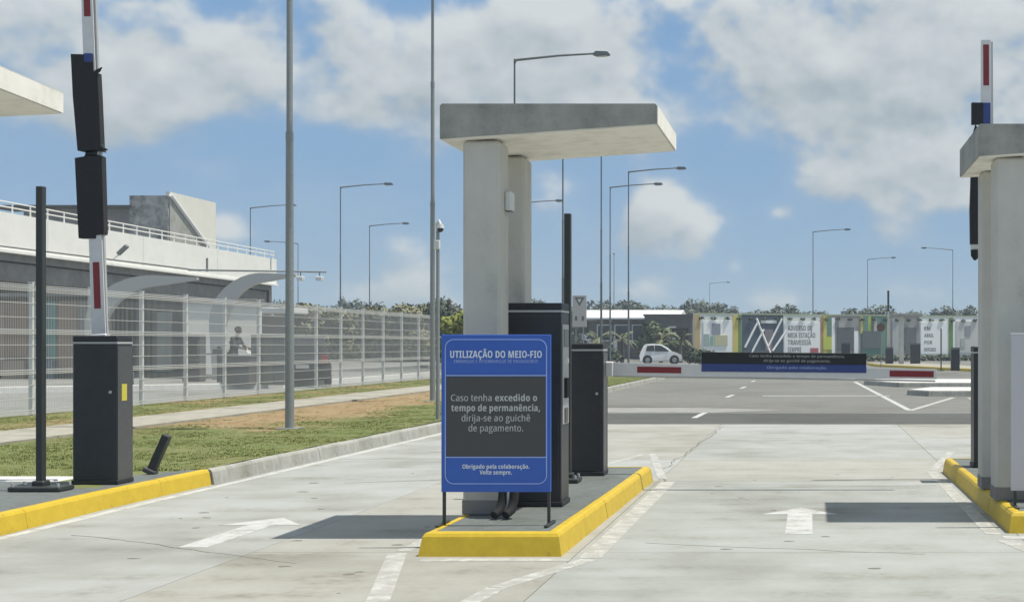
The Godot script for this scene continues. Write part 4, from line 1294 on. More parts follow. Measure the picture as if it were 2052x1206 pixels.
# outline: (x forward, y) of the side view in metres, clockwise from the lower rear; windows: polygons; both for a car of that size
func car(label: String, at: Vector3, turn: float, w: float, h: float, outline: Array, windows: Array, wheels: Array, wheel_r: float, body: Material, rear_glass: Array, front_glass: Array) -> Node3D:
	var t := thing("parked_car", label, "car", at, turn)
	var poly := v2(outline)
	var s := Shape.new()
	var idx := Geometry2D.triangulate_polygon(poly)
	for side in [-1.0, 1.0]:
		for i in range(0, idx.size(), 3):
			var q := []
			for j in 3:
				var p := poly[idx[i + j]]
				q.append(Vector3(p.x, p.y, side * car_half(p.y, w, h)))
			s.flat(q, Vector3(0, 0.15, side))
	for i in poly.size():
		var a := poly[i]
		var b := poly[(i + 1) % poly.size()]
		var za := car_half(a.y, w, h)
		var zb := car_half(b.y, w, h)
		var mid := (a + b) / 2
		s.flat([Vector3(a.x, a.y, -za), Vector3(b.x, b.y, -zb), Vector3(b.x, b.y, zb), Vector3(a.x, a.y, za)], Vector3(mid.x, mid.y - h * 0.45, 0))
	part("body", s, body, t)
	for side in [-1.0, 1.0]:
		for wd in windows:
			var p := v2(wd)
			var ix := Geometry2D.triangulate_polygon(p)
			var g := Shape.new()
			for i in range(0, ix.size(), 3):
				var q := []
				for j in 3:
					var c := p[ix[i + j]]
					q.append(Vector3(c.x, c.y, side * (car_half(c.y, w, h) + 0.008)))
				g.flat(q, Vector3(0, 0, side))
			part("side_window", g, M.car_glass, t)
		part("mirror", boxed(Vector3(front_glass[0] - 0.25, front_glass[1] + 0.08, side * (w / 2 + 0.06)), Vector3(0.1, 0.12, 0.18), 0.03), body, t)
		part("tail_light", boxed(Vector3(outline[2] + 0.03, h * 0.56, side * w * 0.39), Vector3(0.08, 0.3, 0.2), 0.02), M.tail_red, t)
		part("headlight", boxed(Vector3(outline[0] + front_glass[4], h * 0.43, side * w * 0.37), Vector3(0.1, 0.14, 0.26), 0.03), M.rim, t)
	for q in [rear_glass, front_glass]:
		var g := Shape.new()
		var a := Vector2(q[0], q[1])
		var b := Vector2(q[2], q[3])
		var za := car_half(a.y, w, h) - 0.07
		var zb := car_half(b.y, w, h) - 0.07
		g.flat([Vector3(a.x, a.y, -za), Vector3(b.x, b.y, -zb), Vector3(b.x, b.y, zb), Vector3(a.x, a.y, za)], Vector3(-1 if q == rear_glass else 1, 0.5, 0))
		part("rear_window" if q == rear_glass else "windscreen", g, M.car_glass, t)
	for x in wheels:
		for side in [-1.0, 1.0]:
			var z0: float = side * (w / 2 - 0.2)
			var z1: float = side * (w / 2 + 0.012)
			part("arch", tubed([Vector3(x, wheel_r + 0.02, side * (w / 2 - 0.1)), Vector3(x, wheel_r + 0.02, side * (w / 2 + 0.004))], [wheel_r + 0.06, wheel_r + 0.06], 20), M.tyre, t)
			var wh := part("wheel", tubed([Vector3(x, wheel_r, z0), Vector3(x, wheel_r, z1)], [wheel_r, wheel_r], 20), M.tyre, t)
			part("rim", tubed([Vector3(x, wheel_r, z1), Vector3(x, wheel_r, z1 + side * 0.012)], [wheel_r * 0.62, wheel_r * 0.55], 16), M.rim, wh)
	part("number_plate", boxed(Vector3(outline[2] - 0.02, h * 0.42, 0), Vector3(0.02, 0.12, 0.42)), M.off_white, t)
	part("bumper", boxed(Vector3(outline[0] + 0.04, h * 0.24, 0), Vector3(0.14, 0.2, w * 0.86), 0.04), M.rubber, t)
	return t


func build_cars() -> void:
	car("small white hatchback crossing the far road, side on", Vector3(-11.1, 0.0, -96), deg_to_rad(8), 1.6, 1.5,
		[-1.52, 0.22, -1.56, 0.6, -1.5, 0.86, -1.28, 1.3, -1.12, 1.46, -0.6, 1.5, 0.05, 1.45, 0.45, 1.24, 0.8, 0.95, 1.25, 0.82, 1.5, 0.64, 1.55, 0.4, 1.5, 0.22],
		[[-1.1, 0.98, -1.0, 1.34, -0.5, 1.4, -0.5, 0.95], [-0.45, 0.95, -0.45, 1.4, 0.0, 1.36, 0.38, 1.14, 0.58, 0.93]],
		[-0.98, 0.98], 0.29, M.car_white, [-1.48, 0.92, -1.27, 1.33, 0], [0.8, 0.98, 0.44, 1.265, 2.98])
	car("dark car parked with its tail lights showing, right of the grey screen wall", Vector3(-17.75, 0.0, -45.4), deg_to_rad(110), 1.78, 1.68,
		[-2.0, 0.25, -2.05, 0.62, -1.96, 0.98, -1.66, 1.5, -1.4, 1.64, -0.6, 1.68, 0.25, 1.62, 0.85, 1.3, 1.2, 1.04, 1.85, 0.92, 2.08, 0.7, 2.1, 0.4, 2.05, 0.25],
		[[-1.5, 1.06, -1.35, 1.5, -0.55, 1.58, -0.55, 1.04], [-0.48, 1.04, -0.48, 1.58, 0.2, 1.53, 0.78, 1.2, 0.9, 1.02]],
		[-1.28, 1.3], 0.33, M.car_dark, [-1.93, 1.04, -1.68, 1.48, 0], [1.18, 1.08, 0.84, 1.325, 4.0])


# ------------------------------------------------------------------ far background
func leaf_ball(clumps: Array, count: int, leaf: float, dark: Color, light: Color, sd: int) -> ArrayMesh:
	var r := RandomNumberGenerator.new()
	r.seed = sd
	var s := Shape.new()
	s.tinted = true
	for q in clumps:
		var tone := r.randf()
		for k in count:
			var d := Vector3(r.randfn(), r.randfn(), r.randfn()).normalized()
			var p: Vector3 = q[0] + d * (q[1] as Vector3) * pow(r.randf(), 0.35)
			var u := Vector3(r.randfn(), r.randfn() * 0.6, r.randfn()).normalized()
			var w := u.cross(d + Vector3(r.randfn(), r.randfn(), r.randfn()) * 0.5).normalized()
			var l := leaf * r.randf_range(0.6, 1.4)
			s.tint = dark.lerp(light, clampf(tone * 0.6 + r.randf() * 0.5, 0, 1))
			var nrm := (d + Vector3.UP * 0.4).normalized()
			s.tri(p - u * l, p + w * l * 0.5, p + u * l, nrm, nrm, nrm)
			s.tri(p - u * l, p - w * l * 0.5, p + u * l, nrm, nrm, nrm)
	return s.mesh()


func frond_crown(count: int, length: float, droop: float, dark: Color, light: Color, sd: int) -> ArrayMesh:
	var r := RandomNumberGenerator.new()
	r.seed = sd
	var s := Shape.new()
	s.tinted = true
	for k in count:
		var a := TAU * k / count * 1.618 * 3.0
		var lift := r.randf_range(-0.2, 1.2)
		var dir := Vector3(cos(a), 0, sin(a))
		var side := Vector3(-dir.z, 0, dir.x)
		var l := length * r.randf_range(0.8, 1.1)
		var prev := Vector3.ZERO
		s.tint = dark.lerp(light, r.randf())
		for j in range(1, 9):
			var u := j / 8.0
			var p := dir * l * u * (0.95 - 0.15 * lift) + Vector3.UP * l * (lift * u * 0.8 - droop * u * u)
			for q in [-1.0, 1.0]:
				var tip: Vector3 = (prev + p) / 2 + side * q * l * 0.22 * sin(PI * clampf(u, 0.08, 0.95)) + dir * l * 0.08 - Vector3.UP * l * 0.07
				s.tri(prev, p, tip, Vector3.UP, Vector3.UP, Vector3.UP)
			prev = p
	return s.mesh()


func build_far() -> void:
	var dark := Color(0.042, 0.06, 0.042)
	var light := Color(0.075, 0.096, 0.062)
	# a few crowns, used turned and scaled for the belt of trees on the skyline
	var crowns := []
	for v in 4:
		rng.seed = 300 + v
		var cl := []
		for k in 7:
			cl.append([Vector3(rng.randf_range(-2.2, 2.2), rng.randf_range(3.4, 6.4), rng.randf_range(-1.8, 1.8)), Vector3(rng.randf_range(0.9, 1.6), rng.randf_range(0.7, 1.3), rng.randf_range(0.9, 1.5))])
		for k in 4:
			cl.append([Vector3(rng.randf_range(-2.6, 2.6), rng.randf_range(1.2, 3.0), rng.randf_range(-1.8, 1.8)), Vector3(1.5, 1.2, 1.5)])
		crowns.append(leaf_ball(cl, 420, 0.17, dark, light, 40 + v))
	var trunk := tubed([Vector3.ZERO, Vector3(0.1, 2.0, 0), Vector3(0.0, 4.2, 0.1)], [0.25, 0.2, 0.12], 8).mesh()
	var palm := frond_crown(17, 2.6, 0.55, dark, Color(0.1, 0.13, 0.07), 5)
	var palm_trunk := tubed([Vector3.ZERO, Vector3(0.12, 2.6, 0), Vector3(0.2, 5.6, 0)], [0.24, 0.17, 0.14], 8).mesh()
	rng.seed = 900
	# the far wood: one mass of crowns along the skyline, lower to the right
	var cl := []
	for k in 150:
		var x := -74.0 + k * 0.74
		var top := 6.7 if x < -9.0 else 5.9
		top += sin(k * 0.41) * 0.5 + sin(k * 1.13) * 0.35
		for h in [0.25, 0.55, 0.82]:
			cl.append([Vector3(x + rng.randf_range(-0.5, 0.5), top * h, -170 + rng.randf_range(-3, 3)), Vector3(rng.randf_range(0.8, 1.4), top * 0.2, 1.0)])
	var wood := part("wood", leaf_ball(cl, 160, 0.24, dark, light, 77), M.leaf)
	wood.set_meta("kind", "stuff")
	tag(wood, "far dark belt of trees along the whole skyline", "trees")
	# the crowns that stand out of it
	var spots := [[-50.5, 0.95, 0, "dark crown on the skyline just right of the nearest lamp post"], [-45.0, 0.85, 2, "low crown on the skyline over the middle of the fence"], [-34.5, 0.95, 1, "dark crown on the skyline above the right end of the fence"],
		[-30.0, 1.05, -1, "palm on the skyline just left of the middle canopy's front column"], [-26.0, 0.98, 3, "dark crown on the skyline right of the rear canopy column"], [-23.2, 1.02, 2, "ragged crown on the skyline behind the give-way board"],
		[-20.8, 1.1, 0, "tallest dark crown on the skyline, behind the pair of armed lamps"], [-18.2, 0.98, 1, "broad crown on the skyline above the white roof's right slope"], [-15.6, 1.0, -1, "palm on the skyline above the dark grey block"], [-14.0, 0.98, 3, "dark crown on the skyline above the dark grey block"],
		[-11.5, 0.85, 2, "crown on the skyline above the first hoarding panel"], [-7.0, 0.86, 0, "pair-like dark crown on the skyline above the road picture"], [-2.5, 0.9, 1, "broad dark crown on the skyline above the white lettered poster"], [3.0, 0.8, 3, "low crown on the skyline above the grey street pictures"],
		[8.0, 0.84, 1, "crown on the skyline left of the right-hand palm"], [11.4, 0.9, -1, "right-hand palm on the skyline above the small far canopy"], [15.2, 0.78, 0, "low crown on the skyline above the second lettered panel"], [19.2, 0.75, 2, "last crown on the skyline before the right canopy's columns"]]
	var i := 0
	for q in spots:
		var at := Vector3(q[0], 0, -152.0 - fposmod(i * 7.3, 9.0))
		var tall: float = q[1] * 0.82
		if q[2] < 0:
			var t := thing("palm_tree", q[3], "palm", at, 0.0, "palms on the skyline")
			part("trunk", palm_trunk, M.bark, t).scale = Vector3(1, tall * 1.02, 1)
			part("crown", palm, M.leaf, t, Vector3(0.2, 5.65 * tall, 0)).rotation.y = i * 1.3
		else:
			var t := thing("tree", q[3], "tree", at, 0.0, "trees standing out of the skyline")
			part("trunk", trunk, M.bark, t)
			var c := part("crown", crowns[q[2]], M.leaf, t)
			c.scale = Vector3(1.0, tall, 1.0)
			c.rotation.y = i * 2.1
		i += 1
	# the overgrown bank behind the fence
	cl = []
	for k in 90:
		cl.append([Vector3(rng.randf_range(-38.5, -28.6), rng.randf_range(0.3, 3.8), rng.randf_range(-98.2, -96.6)), Vector3(1.2, 0.8, 0.7)])
	var bank := part("bank", leaf_ball(cl, 520, 0.16, Color(0.15, 0.155, 0.085), Color(0.25, 0.245, 0.14), 78), M.leaf)
	tag(bank, "tall beige and green overgrown bank behind the right half of the fence", "hedge")
	bank.set_meta("kind", "stuff")
	struct("earth_bank", slab(v2([-38.8, -98.4, -28.4, -98.4, -28.0, -103, -39, -103]), -0.02, 3.6), M.path)
	# the bright bush beside the camera pole
	cl = []
	for k in 9:
		cl.append([Vector3(rng.randf_range(-0.9, 0.9), rng.randf_range(0.8, 2.7), rng.randf_range(-0.6, 0.6)), Vector3(0.55, 0.45, 0.5)])
	var bush := thing("bush", "bright yellow green bush left of the middle canopy's columns", "bush", Vector3(-16.6, 0, -60.5))
	part("foliage", leaf_ball(cl, 240, 0.15, Color(0.13, 0.17, 0.03), Color(0.38, 0.4, 0.08), 79), M.leaf, bush)
	part("stem", tubed([Vector3.ZERO, Vector3(0, 1.4, 0)], [0.09, 0.05], 8), M.bark, bush)
	var dt := thing("tree", "dark small tree just behind the bright yellow green bush", "tree", Vector3(-22.3, 0, -80))
	part("trunk", trunk, M.bark, dt)
	part("crown", crowns[1], M.leaf, dt).scale = Vector3(0.55, 0.62, 0.55)
	# the white-roofed building
	var b := thing("low_building", "low building with a white roof band and dark windows behind palms", "building", Vector3(-17.5, 0, -130))
	part("wall", boxed(Vector3(0.5, 1.9, -4), Vector3(10.5, 3.8, 8.0)), M.dark_wall, b)
	var roof := Shape.new()
	roof.prism(v2([0.9, 3.95, 0.9, 4.1, -4.0, 5.0, -9.0, 4.2, -9.0, 4.0]), Vector3(-6.2, 0, 0), Vector3.BACK, Vector3.UP, Vector3(10.6, 0, 0))
	part("roof", roof, M.white, b)
	for k in 5:
		var wnd := part("window_frame", boxed(Vector3(-3.2 + k * 1.75, 2.6, 0.03), Vector3(1.45, 1.7, 0.1)), M.off_white, b)
		part("pane", boxed(Vector3(-3.2 + k * 1.75, 2.6, 0.09), Vector3(1.2, 1.45, 0.04)), M.glass, wnd)
	for k in 4:
		part("column", boxed(Vector3(-4.6 + k * 2.6, 1.0, 0.4), Vector3(0.35, 2.0, 0.35)), M.off_white, b)
	var g := thing("grey_block", "dark grey flat block between the white-roofed building and the hoarding", "building", Vector3(-13.6, 0, -124))
	part("wall", boxed(Vector3(0, 2.1, -3), Vector3(4.6, 4.2, 6.0)), M.dark_wall, g)
	part("parapet", boxed(Vector3(0, 4.25, -3), Vector3(4.8, 0.18, 6.2)), M.dark_wall, g)
	part("gate", boxed(Vector3(0.9, 1.5, 0.05), Vector3(2.0, 3.0, 0.1)), M.void, g)
	for k in 3:
		part("sign_strip", boxed(Vector3(0.4, 2.0 + k * 0.55, 0.12), Vector3(0.7, 0.16, 0.06)), M.off_white, g)
	# palms and shrubs in front of it
	var fan := frond_crown(15, 1.35, 0.5, Color(0.07, 0.09, 0.05), Color(0.2, 0.21, 0.12), 6)
	var small_trunk := tubed([Vector3.ZERO, Vector3(0.05, 1.0, 0), Vector3(0, 1.9, 0)], [0.17, 0.13, 0.11], 8).mesh()
	var j := 0
	for q in [[-16.4, -100, "small palm left of the white hatchback, nearest to the lamp poles"], [-14.4, -99, "small palm just behind the white hatchback's tail"], [-12.0, -104, "small palm above the white hatchback's bonnet"], [-10.3, -103, "small brownish palm right of the white hatchback"]]:
		var t := thing("palm_tree", q[2], "palm", Vector3(q[0], 0, q[1]), j * 0.9, "small palms by the far road")
		part("trunk", small_trunk, M.bark, t)
		part("crown", fan, M.leaf, t, Vector3(0, 1.9, 0))
		j += 1
	cl = []
	for k in 8:
		cl.append([Vector3(rng.randf_range(-2.1, 1.9), rng.randf_range(0.8, 3.5), rng.randf_range(-0.7, 0.7)), Vector3(0.85, 0.7, 0.7)])
	var tree2 := thing("tree", "bushy green tree between the white hatchback and the hoarding", "tree", Vector3(-12.4, 0, -112))
	part("crown", leaf_ball(cl, 320, 0.17, Color(0.05, 0.075, 0.03), Color(0.15, 0.175, 0.075), 81), M.leaf, tree2)
	part("trunk", small_trunk, M.bark, tree2)
	j = 0
	for q in [[-15.2, -98, 0.9, "dark rounded shrub behind the white hatchback's boot"], [-8.2, -93, 1.0, "dark shrub at the left end of the hoarding"], [-6.6, -93, 0.75, "dark shrub above the left corner of the banner"], [-17.5, -97, 0.8, "dark shrub left of the small palms"]]:
		cl = []
		for k in 5:
			cl.append([Vector3(rng.randf_range(-0.7, 0.7), rng.randf_range(0.3, 1.0), rng.randf_range(-0.4, 0.4)), Vector3(0.5, 0.4, 0.45)])
		var t := thing("shrub", q[3], "shrub", Vector3(q[0], 0, q[1]))
		part("foliage", leaf_ball(cl, 150, 0.13, Color(0.02, 0.03, 0.02), Color(0.06, 0.08, 0.04), 90 + j), M.leaf, t).scale = Vector3(1, q[2], 1)
		j += 1
	# the give-way board on two legs
	var y := thing("give_way_board", "white traffic board with a dark inverted triangle on two thin legs", "sign", Vector3(-8.2, 0.1, -46))
	part("panel", boxed(Vector3(0, 2.53, 0), Vector3(0.5, 1.12, 0.03), 0.004), M.back_panel, y)
	var tri := Shape.new()
	tri.prism(v2([-0.18, 3.02, 0.18, 3.02, 0, 2.7]), Vector3(0, 0, 0.016), Vector3.RIGHT, Vector3.UP, Vector3(0, 0, 0.006))
	part("triangle", tri, M.print_grey, y)
	var tri2 := Shape.new()
	tri2.prism(v2([-0.07, 2.955, 0.07, 2.955, 0, 2.83]), Vector3(0, 0, 0.0225), Vector3.RIGHT, Vector3.UP, Vector3(0, 0, 0.004))
	part("triangle_centre", tri2, M.white, y)
	for s in [-1.0, 1.0]:
		part("pictogram", boxed(Vector3(s * 0.12, 2.27, 0.018), Vector3(0.08, 0.16, 0.006)), M.print_grey, y)
		part("leg", tubed([Vector3(s * 0.13, 0, -0.03), Vector3(s * 0.13, 2.9, -0.03)], [0.025, 0.025], 8), M.galvanised, y)
	# the far toll island: a little canopy, cabinets, a raised arm, a thin post, a round sign
	var c := thing("far_canopy", "small pale canopy on one column, right of the lowered banner", "canopy", Vector3(6.1, 0.14, -87))
	part("column", boxed(Vector3(0, 1.6, 0), Vector3(0.32, 3.2, 0.34), 0.02), M.cast, c)
	part("roof", boxed(Vector3(0.35, 3.28, -0.3), Vector3(2.1, 0.2, 1.3), 0.02), M.fascia, c)
	for q in [[7.05, -87, 0.66, 1.4, "largest of the black cabinets at the far plaza, right of the small canopy"], [5.3, -87, 0.52, 1.12, "black cabinet at the far plaza whose raised arm sticks up above the hoarding"], [7.3, -65.2, 0.42, 1.16, "nearest black cabinet of the far plaza, left of the right canopy"], [2.45, -90, 0.6, 1.45, "black cabinet peeping over the right end of the banner"]]:
		var t := thing("barrier_cabinet", q[4], "barrier machine", Vector3(q[0], 0.13, q[1]), 0.0, "black cabinets at the far plaza")
		cabinet_shape(t, q[2], q[3], 0.4)
		part("side_panel", boxed(Vector3(q[2] / 2 + 0.02, q[3] * 0.45, -0.2), Vector3(0.05, q[3] * 0.3, 0.2)), M.off_white, t)
		if q[0] == 5.3:
			var arm := part("barrier_arm", boxed(Vector3(-0.05, 2.2, -0.45), Vector3(0.11, 2.7, 0.05)), M.off_white, t)
			part("upper_half", boxed(Vector3(-0.05, 4.25, -0.45), Vector3(0.14, 1.4, 0.06)), M.post_steel, arm)
	var pst := thing("steel_post", "thin dark post between two black cabinets of the far plaza", "post", Vector3(6.55, 0.12, -65))
	part("tube", boxed(Vector3(0, 1.06, 0), Vector3(0.06, 2.12, 0.06)), M.post_steel, pst)
	part("base_plate", boxed(Vector3(0, 0.015, 0), Vector3(0.3, 0.03, 0.3)), M.post_steel, pst)
	var rs := thing("round_sign", "small brown red round sign on a post in front of the hoarding", "sign", Vector3(4.35, 0, -80))
	part("post", tubed([Vector3.ZERO, Vector3(0, 2.3, 0)], [0.03, 0.03], 8), M.galvanised, rs)
	part("disc", tubed([Vector3(0, 2.5, 0.0), Vector3(0, 2.5, 0.03)], [0.26, 0.26], 24), paint(lin(0.13, 0.06, 0.035), 0.5), rs)
	build_hoarding()


func build_hoarding() -> void:
	# a row of printed panels, 3.5 m tall, each its own board; one unit of x is a metre
	var t := thing("hoarding", "long row of printed site hoardings in white, yellow, green and grey", "hoarding", Vector3(0.22, 0, -109.33), deg_to_rad(24))
	t.scale = Vector3(1.12, 1, 1)
	var board := func(x0: float, x1: float, y0: float, y1: float, c: Color, out: float, called: String) -> MeshInstance3D:
		return part(called, boxed(Vector3((x0 + x1) / 2, (y0 + y1) / 2, out), Vector3(x1 - x0, y1 - y0, 0.05)), paint(c, 0.6), t)
	var white := lin(0.86, 0.88, 0.88)
	var pale := lin(0.74, 0.78, 0.75)
	var yellow := lin(0.62, 0.52, 0.13)
	var lime := lin(0.42, 0.47, 0.1)
	var green := lin(0.13, 0.24, 0.07)
	var teal := lin(0.12, 0.24, 0.19)
	var navy := lin(0.055, 0.085, 0.12)
	var slate := lin(0.1, 0.115, 0.125)
	var grey := lin(0.3, 0.3, 0.3)
	# boards behind everything, each one a panel
	var xs := [-9.5, -5.75, -2.45, 0.75, 1.5, 4.0, 6.35, 9.1, 12.1, 15.5, 19.0]
	var base := [pale, navy, pale, lime, grey, teal, grey, pale, white, pale]
	for k in xs.size() - 1:
		part("panel", boxed(Vector3((xs[k] + xs[k + 1]) / 2, 2.15, -0.04), Vector3(xs[k + 1] - xs[k] - 0.03, 3.5, 0.1)), paint(base[k], 0.6), t)
		part("prop", boxed(Vector3(xs[k] + 0.1, 1.7, -0.5), Vector3(0.1, 3.4, 0.1)), M.girder, t)
	part("top_rail", boxed(Vector3(4.7, 3.95, -0.04), Vector3(28.4, 0.1, 0.16)), paint(lin(0.42, 0.46, 0.3), 0.6), t)
	# the first: a white bordered card with three small blocks
	board.call(-9.45, -9.0, 0.5, 3.85, lin(0.5, 0.38, 0.2), 0.04, "print")
	board.call(-8.75, -6.5, 0.8, 3.35, white, 0.04, "print")
	board.call(-8.1, -7.45, 2.25, 3.15, lin(0.26, 0.29, 0.33), 0.1, "print")
	board.call(-8.7, -8.3, 1.35, 2.3, lin(0.33, 0.42, 0.4), 0.1, "print")
	board.call(-8.2, -8.0, 1.35, 2.1, lin(0.22, 0.4, 0.33), 0.1, "print")
	board.call(-7.9, -6.9, 1.35, 2.2, lin(0.5, 0.5, 0.33), 0.1, "print")
	board.call(-6.45, -6.05, 0.5, 3.85, yellow, 0.04, "print")
	board.call(-6.05, -5.8, 0.5, 3.85, green, 0.045, "print")
	# the second: a dark road picture with pale slanting rails and a walker
	for q in [[-5.5, 1.2, -4.5, 3.3], [-5.0, 0.7, -4.0, 2.7], [-2.55, 3.6, -3.7, 1.2], [-2.2, 2.6, -3.3, 0.9], [-4.6, 3.6, -3.5, 0.7]]:
		part("print", tubed([Vector3(q[0], q[1], 0.03), Vector3(q[2], q[3], 0.03)], [0.09, 0.09], 6), paint(white, 0.6), t)
	board.call(-4.25, -3.0, 3.2, 3.45, pale, 0.04, "print")
	board.call(-3.95, -3.3, 1.7, 2.7, lin(0.2, 0.18, 0.2), 0.045, "print")
	board.call(-3.9, -3.4, 0.8, 1.7, lin(0.33, 0.22, 0.22), 0.045, "print")
	board.call(-5.7, -3.6, 0.5, 0.95, slate, 0.06, "print")
	# the third: a white card of four dark lines with a red corner
	board.call(-2.38, 0.55, 0.75, 3.3, white, 0.04, "print")
	var ink := paint(lin(0.1, 0.11, 0.12), 0.6)
	var row := 0
	for line in [["ADVERSO DE", 2.0], ["MEIA ESTAÇÃO", 2.25], ["TRAVESSIA", 1.9], ["SEMPRE", 1.1]]:
		lettering(t, line[0], 0.42, Vector3(-2.1 + line[1] / 2, 2.8 - row * 0.6, 0.07), ink, true, line[1])
		row += 1
	board.call(-0.25, 0.4, 0.75, 1.15, lin(0.42, 0.1, 0.1), 0.07, "print")
	# the fourth and on: yellow, lime and green strips, grey street pictures, a dark mass, a second lettered card
	board.call(0.62, 0.8, 0.5, 3.8, lin(0.42, 0.25, 0.1), 0.04, "print")
	board.call(0.82, 1.1, 0.5, 3.8, yellow, 0.045, "print")
	board.call(1.1, 1.48, 2.2, 3.8, teal, 0.045, "print")
	board.call(0.8, 1.5, 1.0, 2.1, lin(0.5, 0.56, 0.08), 0.07, "print")
	board.call(1.52, 1.78, 0.5, 3.7, white, 0.04, "print")
	board.call(2.0, 3.4, 0.9, 2.9, slate, 0.045, "print")
	board.call(2.1, 3.0, 2.9, 3.3, lin(0.38, 0.38, 0.36), 0.04, "print")
	board.call(3.4, 3.75, 0.5, 2.6, white, 0.05, "print")
	board.call(3.95, 4.15, 2.4, 3.85, yellow, 0.04, "print")
	board.call(4.15, 4.6, 2.6, 3.85, teal, 0.035, "print")
	board.call(4.6, 4.85, 2.6, 3.85, lime, 0.04, "print")
	board.call(4.1, 5.75, 1.1, 2.6, lin(0.11, 0.13, 0.135), 0.06, "print")
	board.call(5.1, 5.35, 2.3, 3.7, lin(0.45, 0.4, 0.38), 0.04, "print")
	board.call(5.75, 6.15, 0.5, 3.7, teal, 0.045, "print")
	board.call(6.2, 6.45, 0.5, 3.7, lin(0.4, 0.4, 0.24), 0.05, "print")
	board.call(6.7, 7.3, 0.5, 3.7, lin(0.44, 0.45, 0.46), 0.04, "print")
	board.call(7.8, 8.8, 0.9, 2.9, lin(0.13, 0.14, 0.15), 0.045, "print")
	board.call(9.2, 11.6, 0.6, 3.4, white, 0.04, "print")
	row = 0
	for line in [["EM", 0.55], ["ABRIL", 0.85], ["POR", 0.7], ["INTEIRO", 1.05]]:
		lettering(t, line[0], 0.3, Vector3(9.5 + line[1] / 2, 2.85 - row * 0.62, 0.07), ink, true, line[1])
		row += 1
	board.call(11.75, 12.1, 0.5, 3.8, green, 0.045, "print")
	board.call(12.4, 15.2, 0.7, 3.5, lin(0.56, 0.56, 0.55), 0.04, "print")
	board.call(13.2, 13.7, 2.2, 3.1, lin(0.28, 0.29, 0.31), 0.08, "print")
	board.call(12.8, 13.2, 1.2, 2.0, lin(0.4, 0.44, 0.42), 0.08, "print")
	# leaves hanging over the top edge
	var r := RandomNumberGenerator.new()
	r.seed = 12
	var cl := []
	for k in 24:
		cl.append([Vector3(-9.0 + k * 1.0 + r.randf() * 0.1, 3.55 + r.randf() * 0.06, 0.12), Vector3(0.24, 0.12, 0.06)])
	var lv := part("overhanging_leaves", leaf_ball(cl, 44, 0.08, Color(0.03, 0.045, 0.02), Color(0.07, 0.09, 0.04), 33), M.leaf, t)
	lv.set_meta("kind", "stuff")
	# the clipped hedge along its foot
	cl = []
	for k in 60:
		cl.append([Vector3(-9.5 + k * 0.48, 0.28, 0.55), Vector3(0.4, 0.3, 0.3)])
	var hedge := part("hedge", leaf_ball(cl, 70, 0.13, Color(0.03, 0.045, 0.02), Color(0.09, 0.12, 0.05), 34), M.leaf)
	hedge.position = Vector3(0.22, 0, -109.33)
	hedge.rotation.y = deg_to_rad(24)
	hedge.scale = Vector3(1.12, 1, 1)
	hedge.set_meta("kind", "stuff")
	tag(hedge, "low dark hedge along the foot of the printed hoardings", "hedge")


# ------------------------------------------------------------------ the person behind the fence
func bones_at(p: Vector3, bones: Array, k: float) -> float:
	var d := 9.0
	for b in bones:
		var ab: Vector3 = b[1] - b[0]
		var t := clampf((p - b[0]).dot(ab) / maxf(ab.length_squared(), 1e-9), 0.0, 1.0)
		var e := p.distance_to(b[0] + ab * t) - lerpf(b[2], b[3], t)
		var h := clampf(0.5 + 0.5 * (d - e) / k, 0.0, 1.0)
		d = lerpf(d, e, h) - k * h * (1.0 - h)
	return d


func skin_bones(s: Shape, bones: Array, cell: float, k: float, tint: Callable) -> void:
	var lo := Vector3(9, 9, 9)
	var hi := -lo
	for b in bones:
		for q in [[0, 2], [1, 3]]:
			var r: float = b[q[1]] + cell * 2.0
			lo = lo.min(b[q[0]] - Vector3(r, r, r))
			hi = hi.max(b[q[0]] + Vector3(r, r, r))
	var n := Vector3i(((hi - lo) / cell).ceil()) + Vector3i.ONE
	var f := PackedFloat32Array()
	f.resize(n.x * n.y * n.z)
	for z in n.z:
		for y in n.y:
			for x in n.x:
				f[(z * n.y + y) * n.x + x] = bones_at(lo + Vector3(x, y, z) * cell, bones, k)
	var step := [1, n.x, n.x * n.y]
	var at := {}
	for z in n.z - 1:
		for y in n.y - 1:
			for x in n.x - 1:
				var i := (z * n.y + y) * n.x + x
				var sum := Vector3.ZERO
				var hits := 0
				for axis in 3:
					for c in 4:
						var o := Vector3i.ZERO
						o[(axis + 1) % 3] = c & 1
						o[(axis + 2) % 3] = c >> 1
						var a: int = i + o.x * step[0] + o.y * step[1] + o.z * step[2]
						var fa := f[a]
						var fb := f[a + step[axis]]
						if (fa < 0.0) != (fb < 0.0):
							var p := Vector3(o)
							p[axis] += fa / (fa - fb)
							sum += p
							hits += 1
				if hits:
					at[i] = lo + (Vector3(x, y, z) + sum / hits) * cell
	for i in at:
		for axis in 3:
			var u: int = step[(axis + 1) % 3]
			var w: int = step[(axis + 2) % 3]
			if (f[i] < 0.0) == (f[i + step[axis]] < 0.0) or not (at.has(i - u) and at.has(i - w) and at.has(i - u - w)):
				continue
			var q := [at[i], at[i - u], at[i - u - w], at[i - w]]
			var ns := []
			for p in q:
				var e := cell * 0.5
				var d := bones_at(p, bones, k)
				ns.append(Vector3(bones_at(p + Vector3(e, 0, 0), bones, k) - d, bones_at(p + Vector3(0, e, 0), bones, k) - d, bones_at(p + Vector3(0, 0, e), bones, k) - d).normalized())
			s.tint = tint.call(q[0])
			s.tri(q[0], q[1], q[2], ns[0], ns[1], ns[2])
			s.tri(q[0], q[2], q[3], ns[0], ns[2], ns[3])


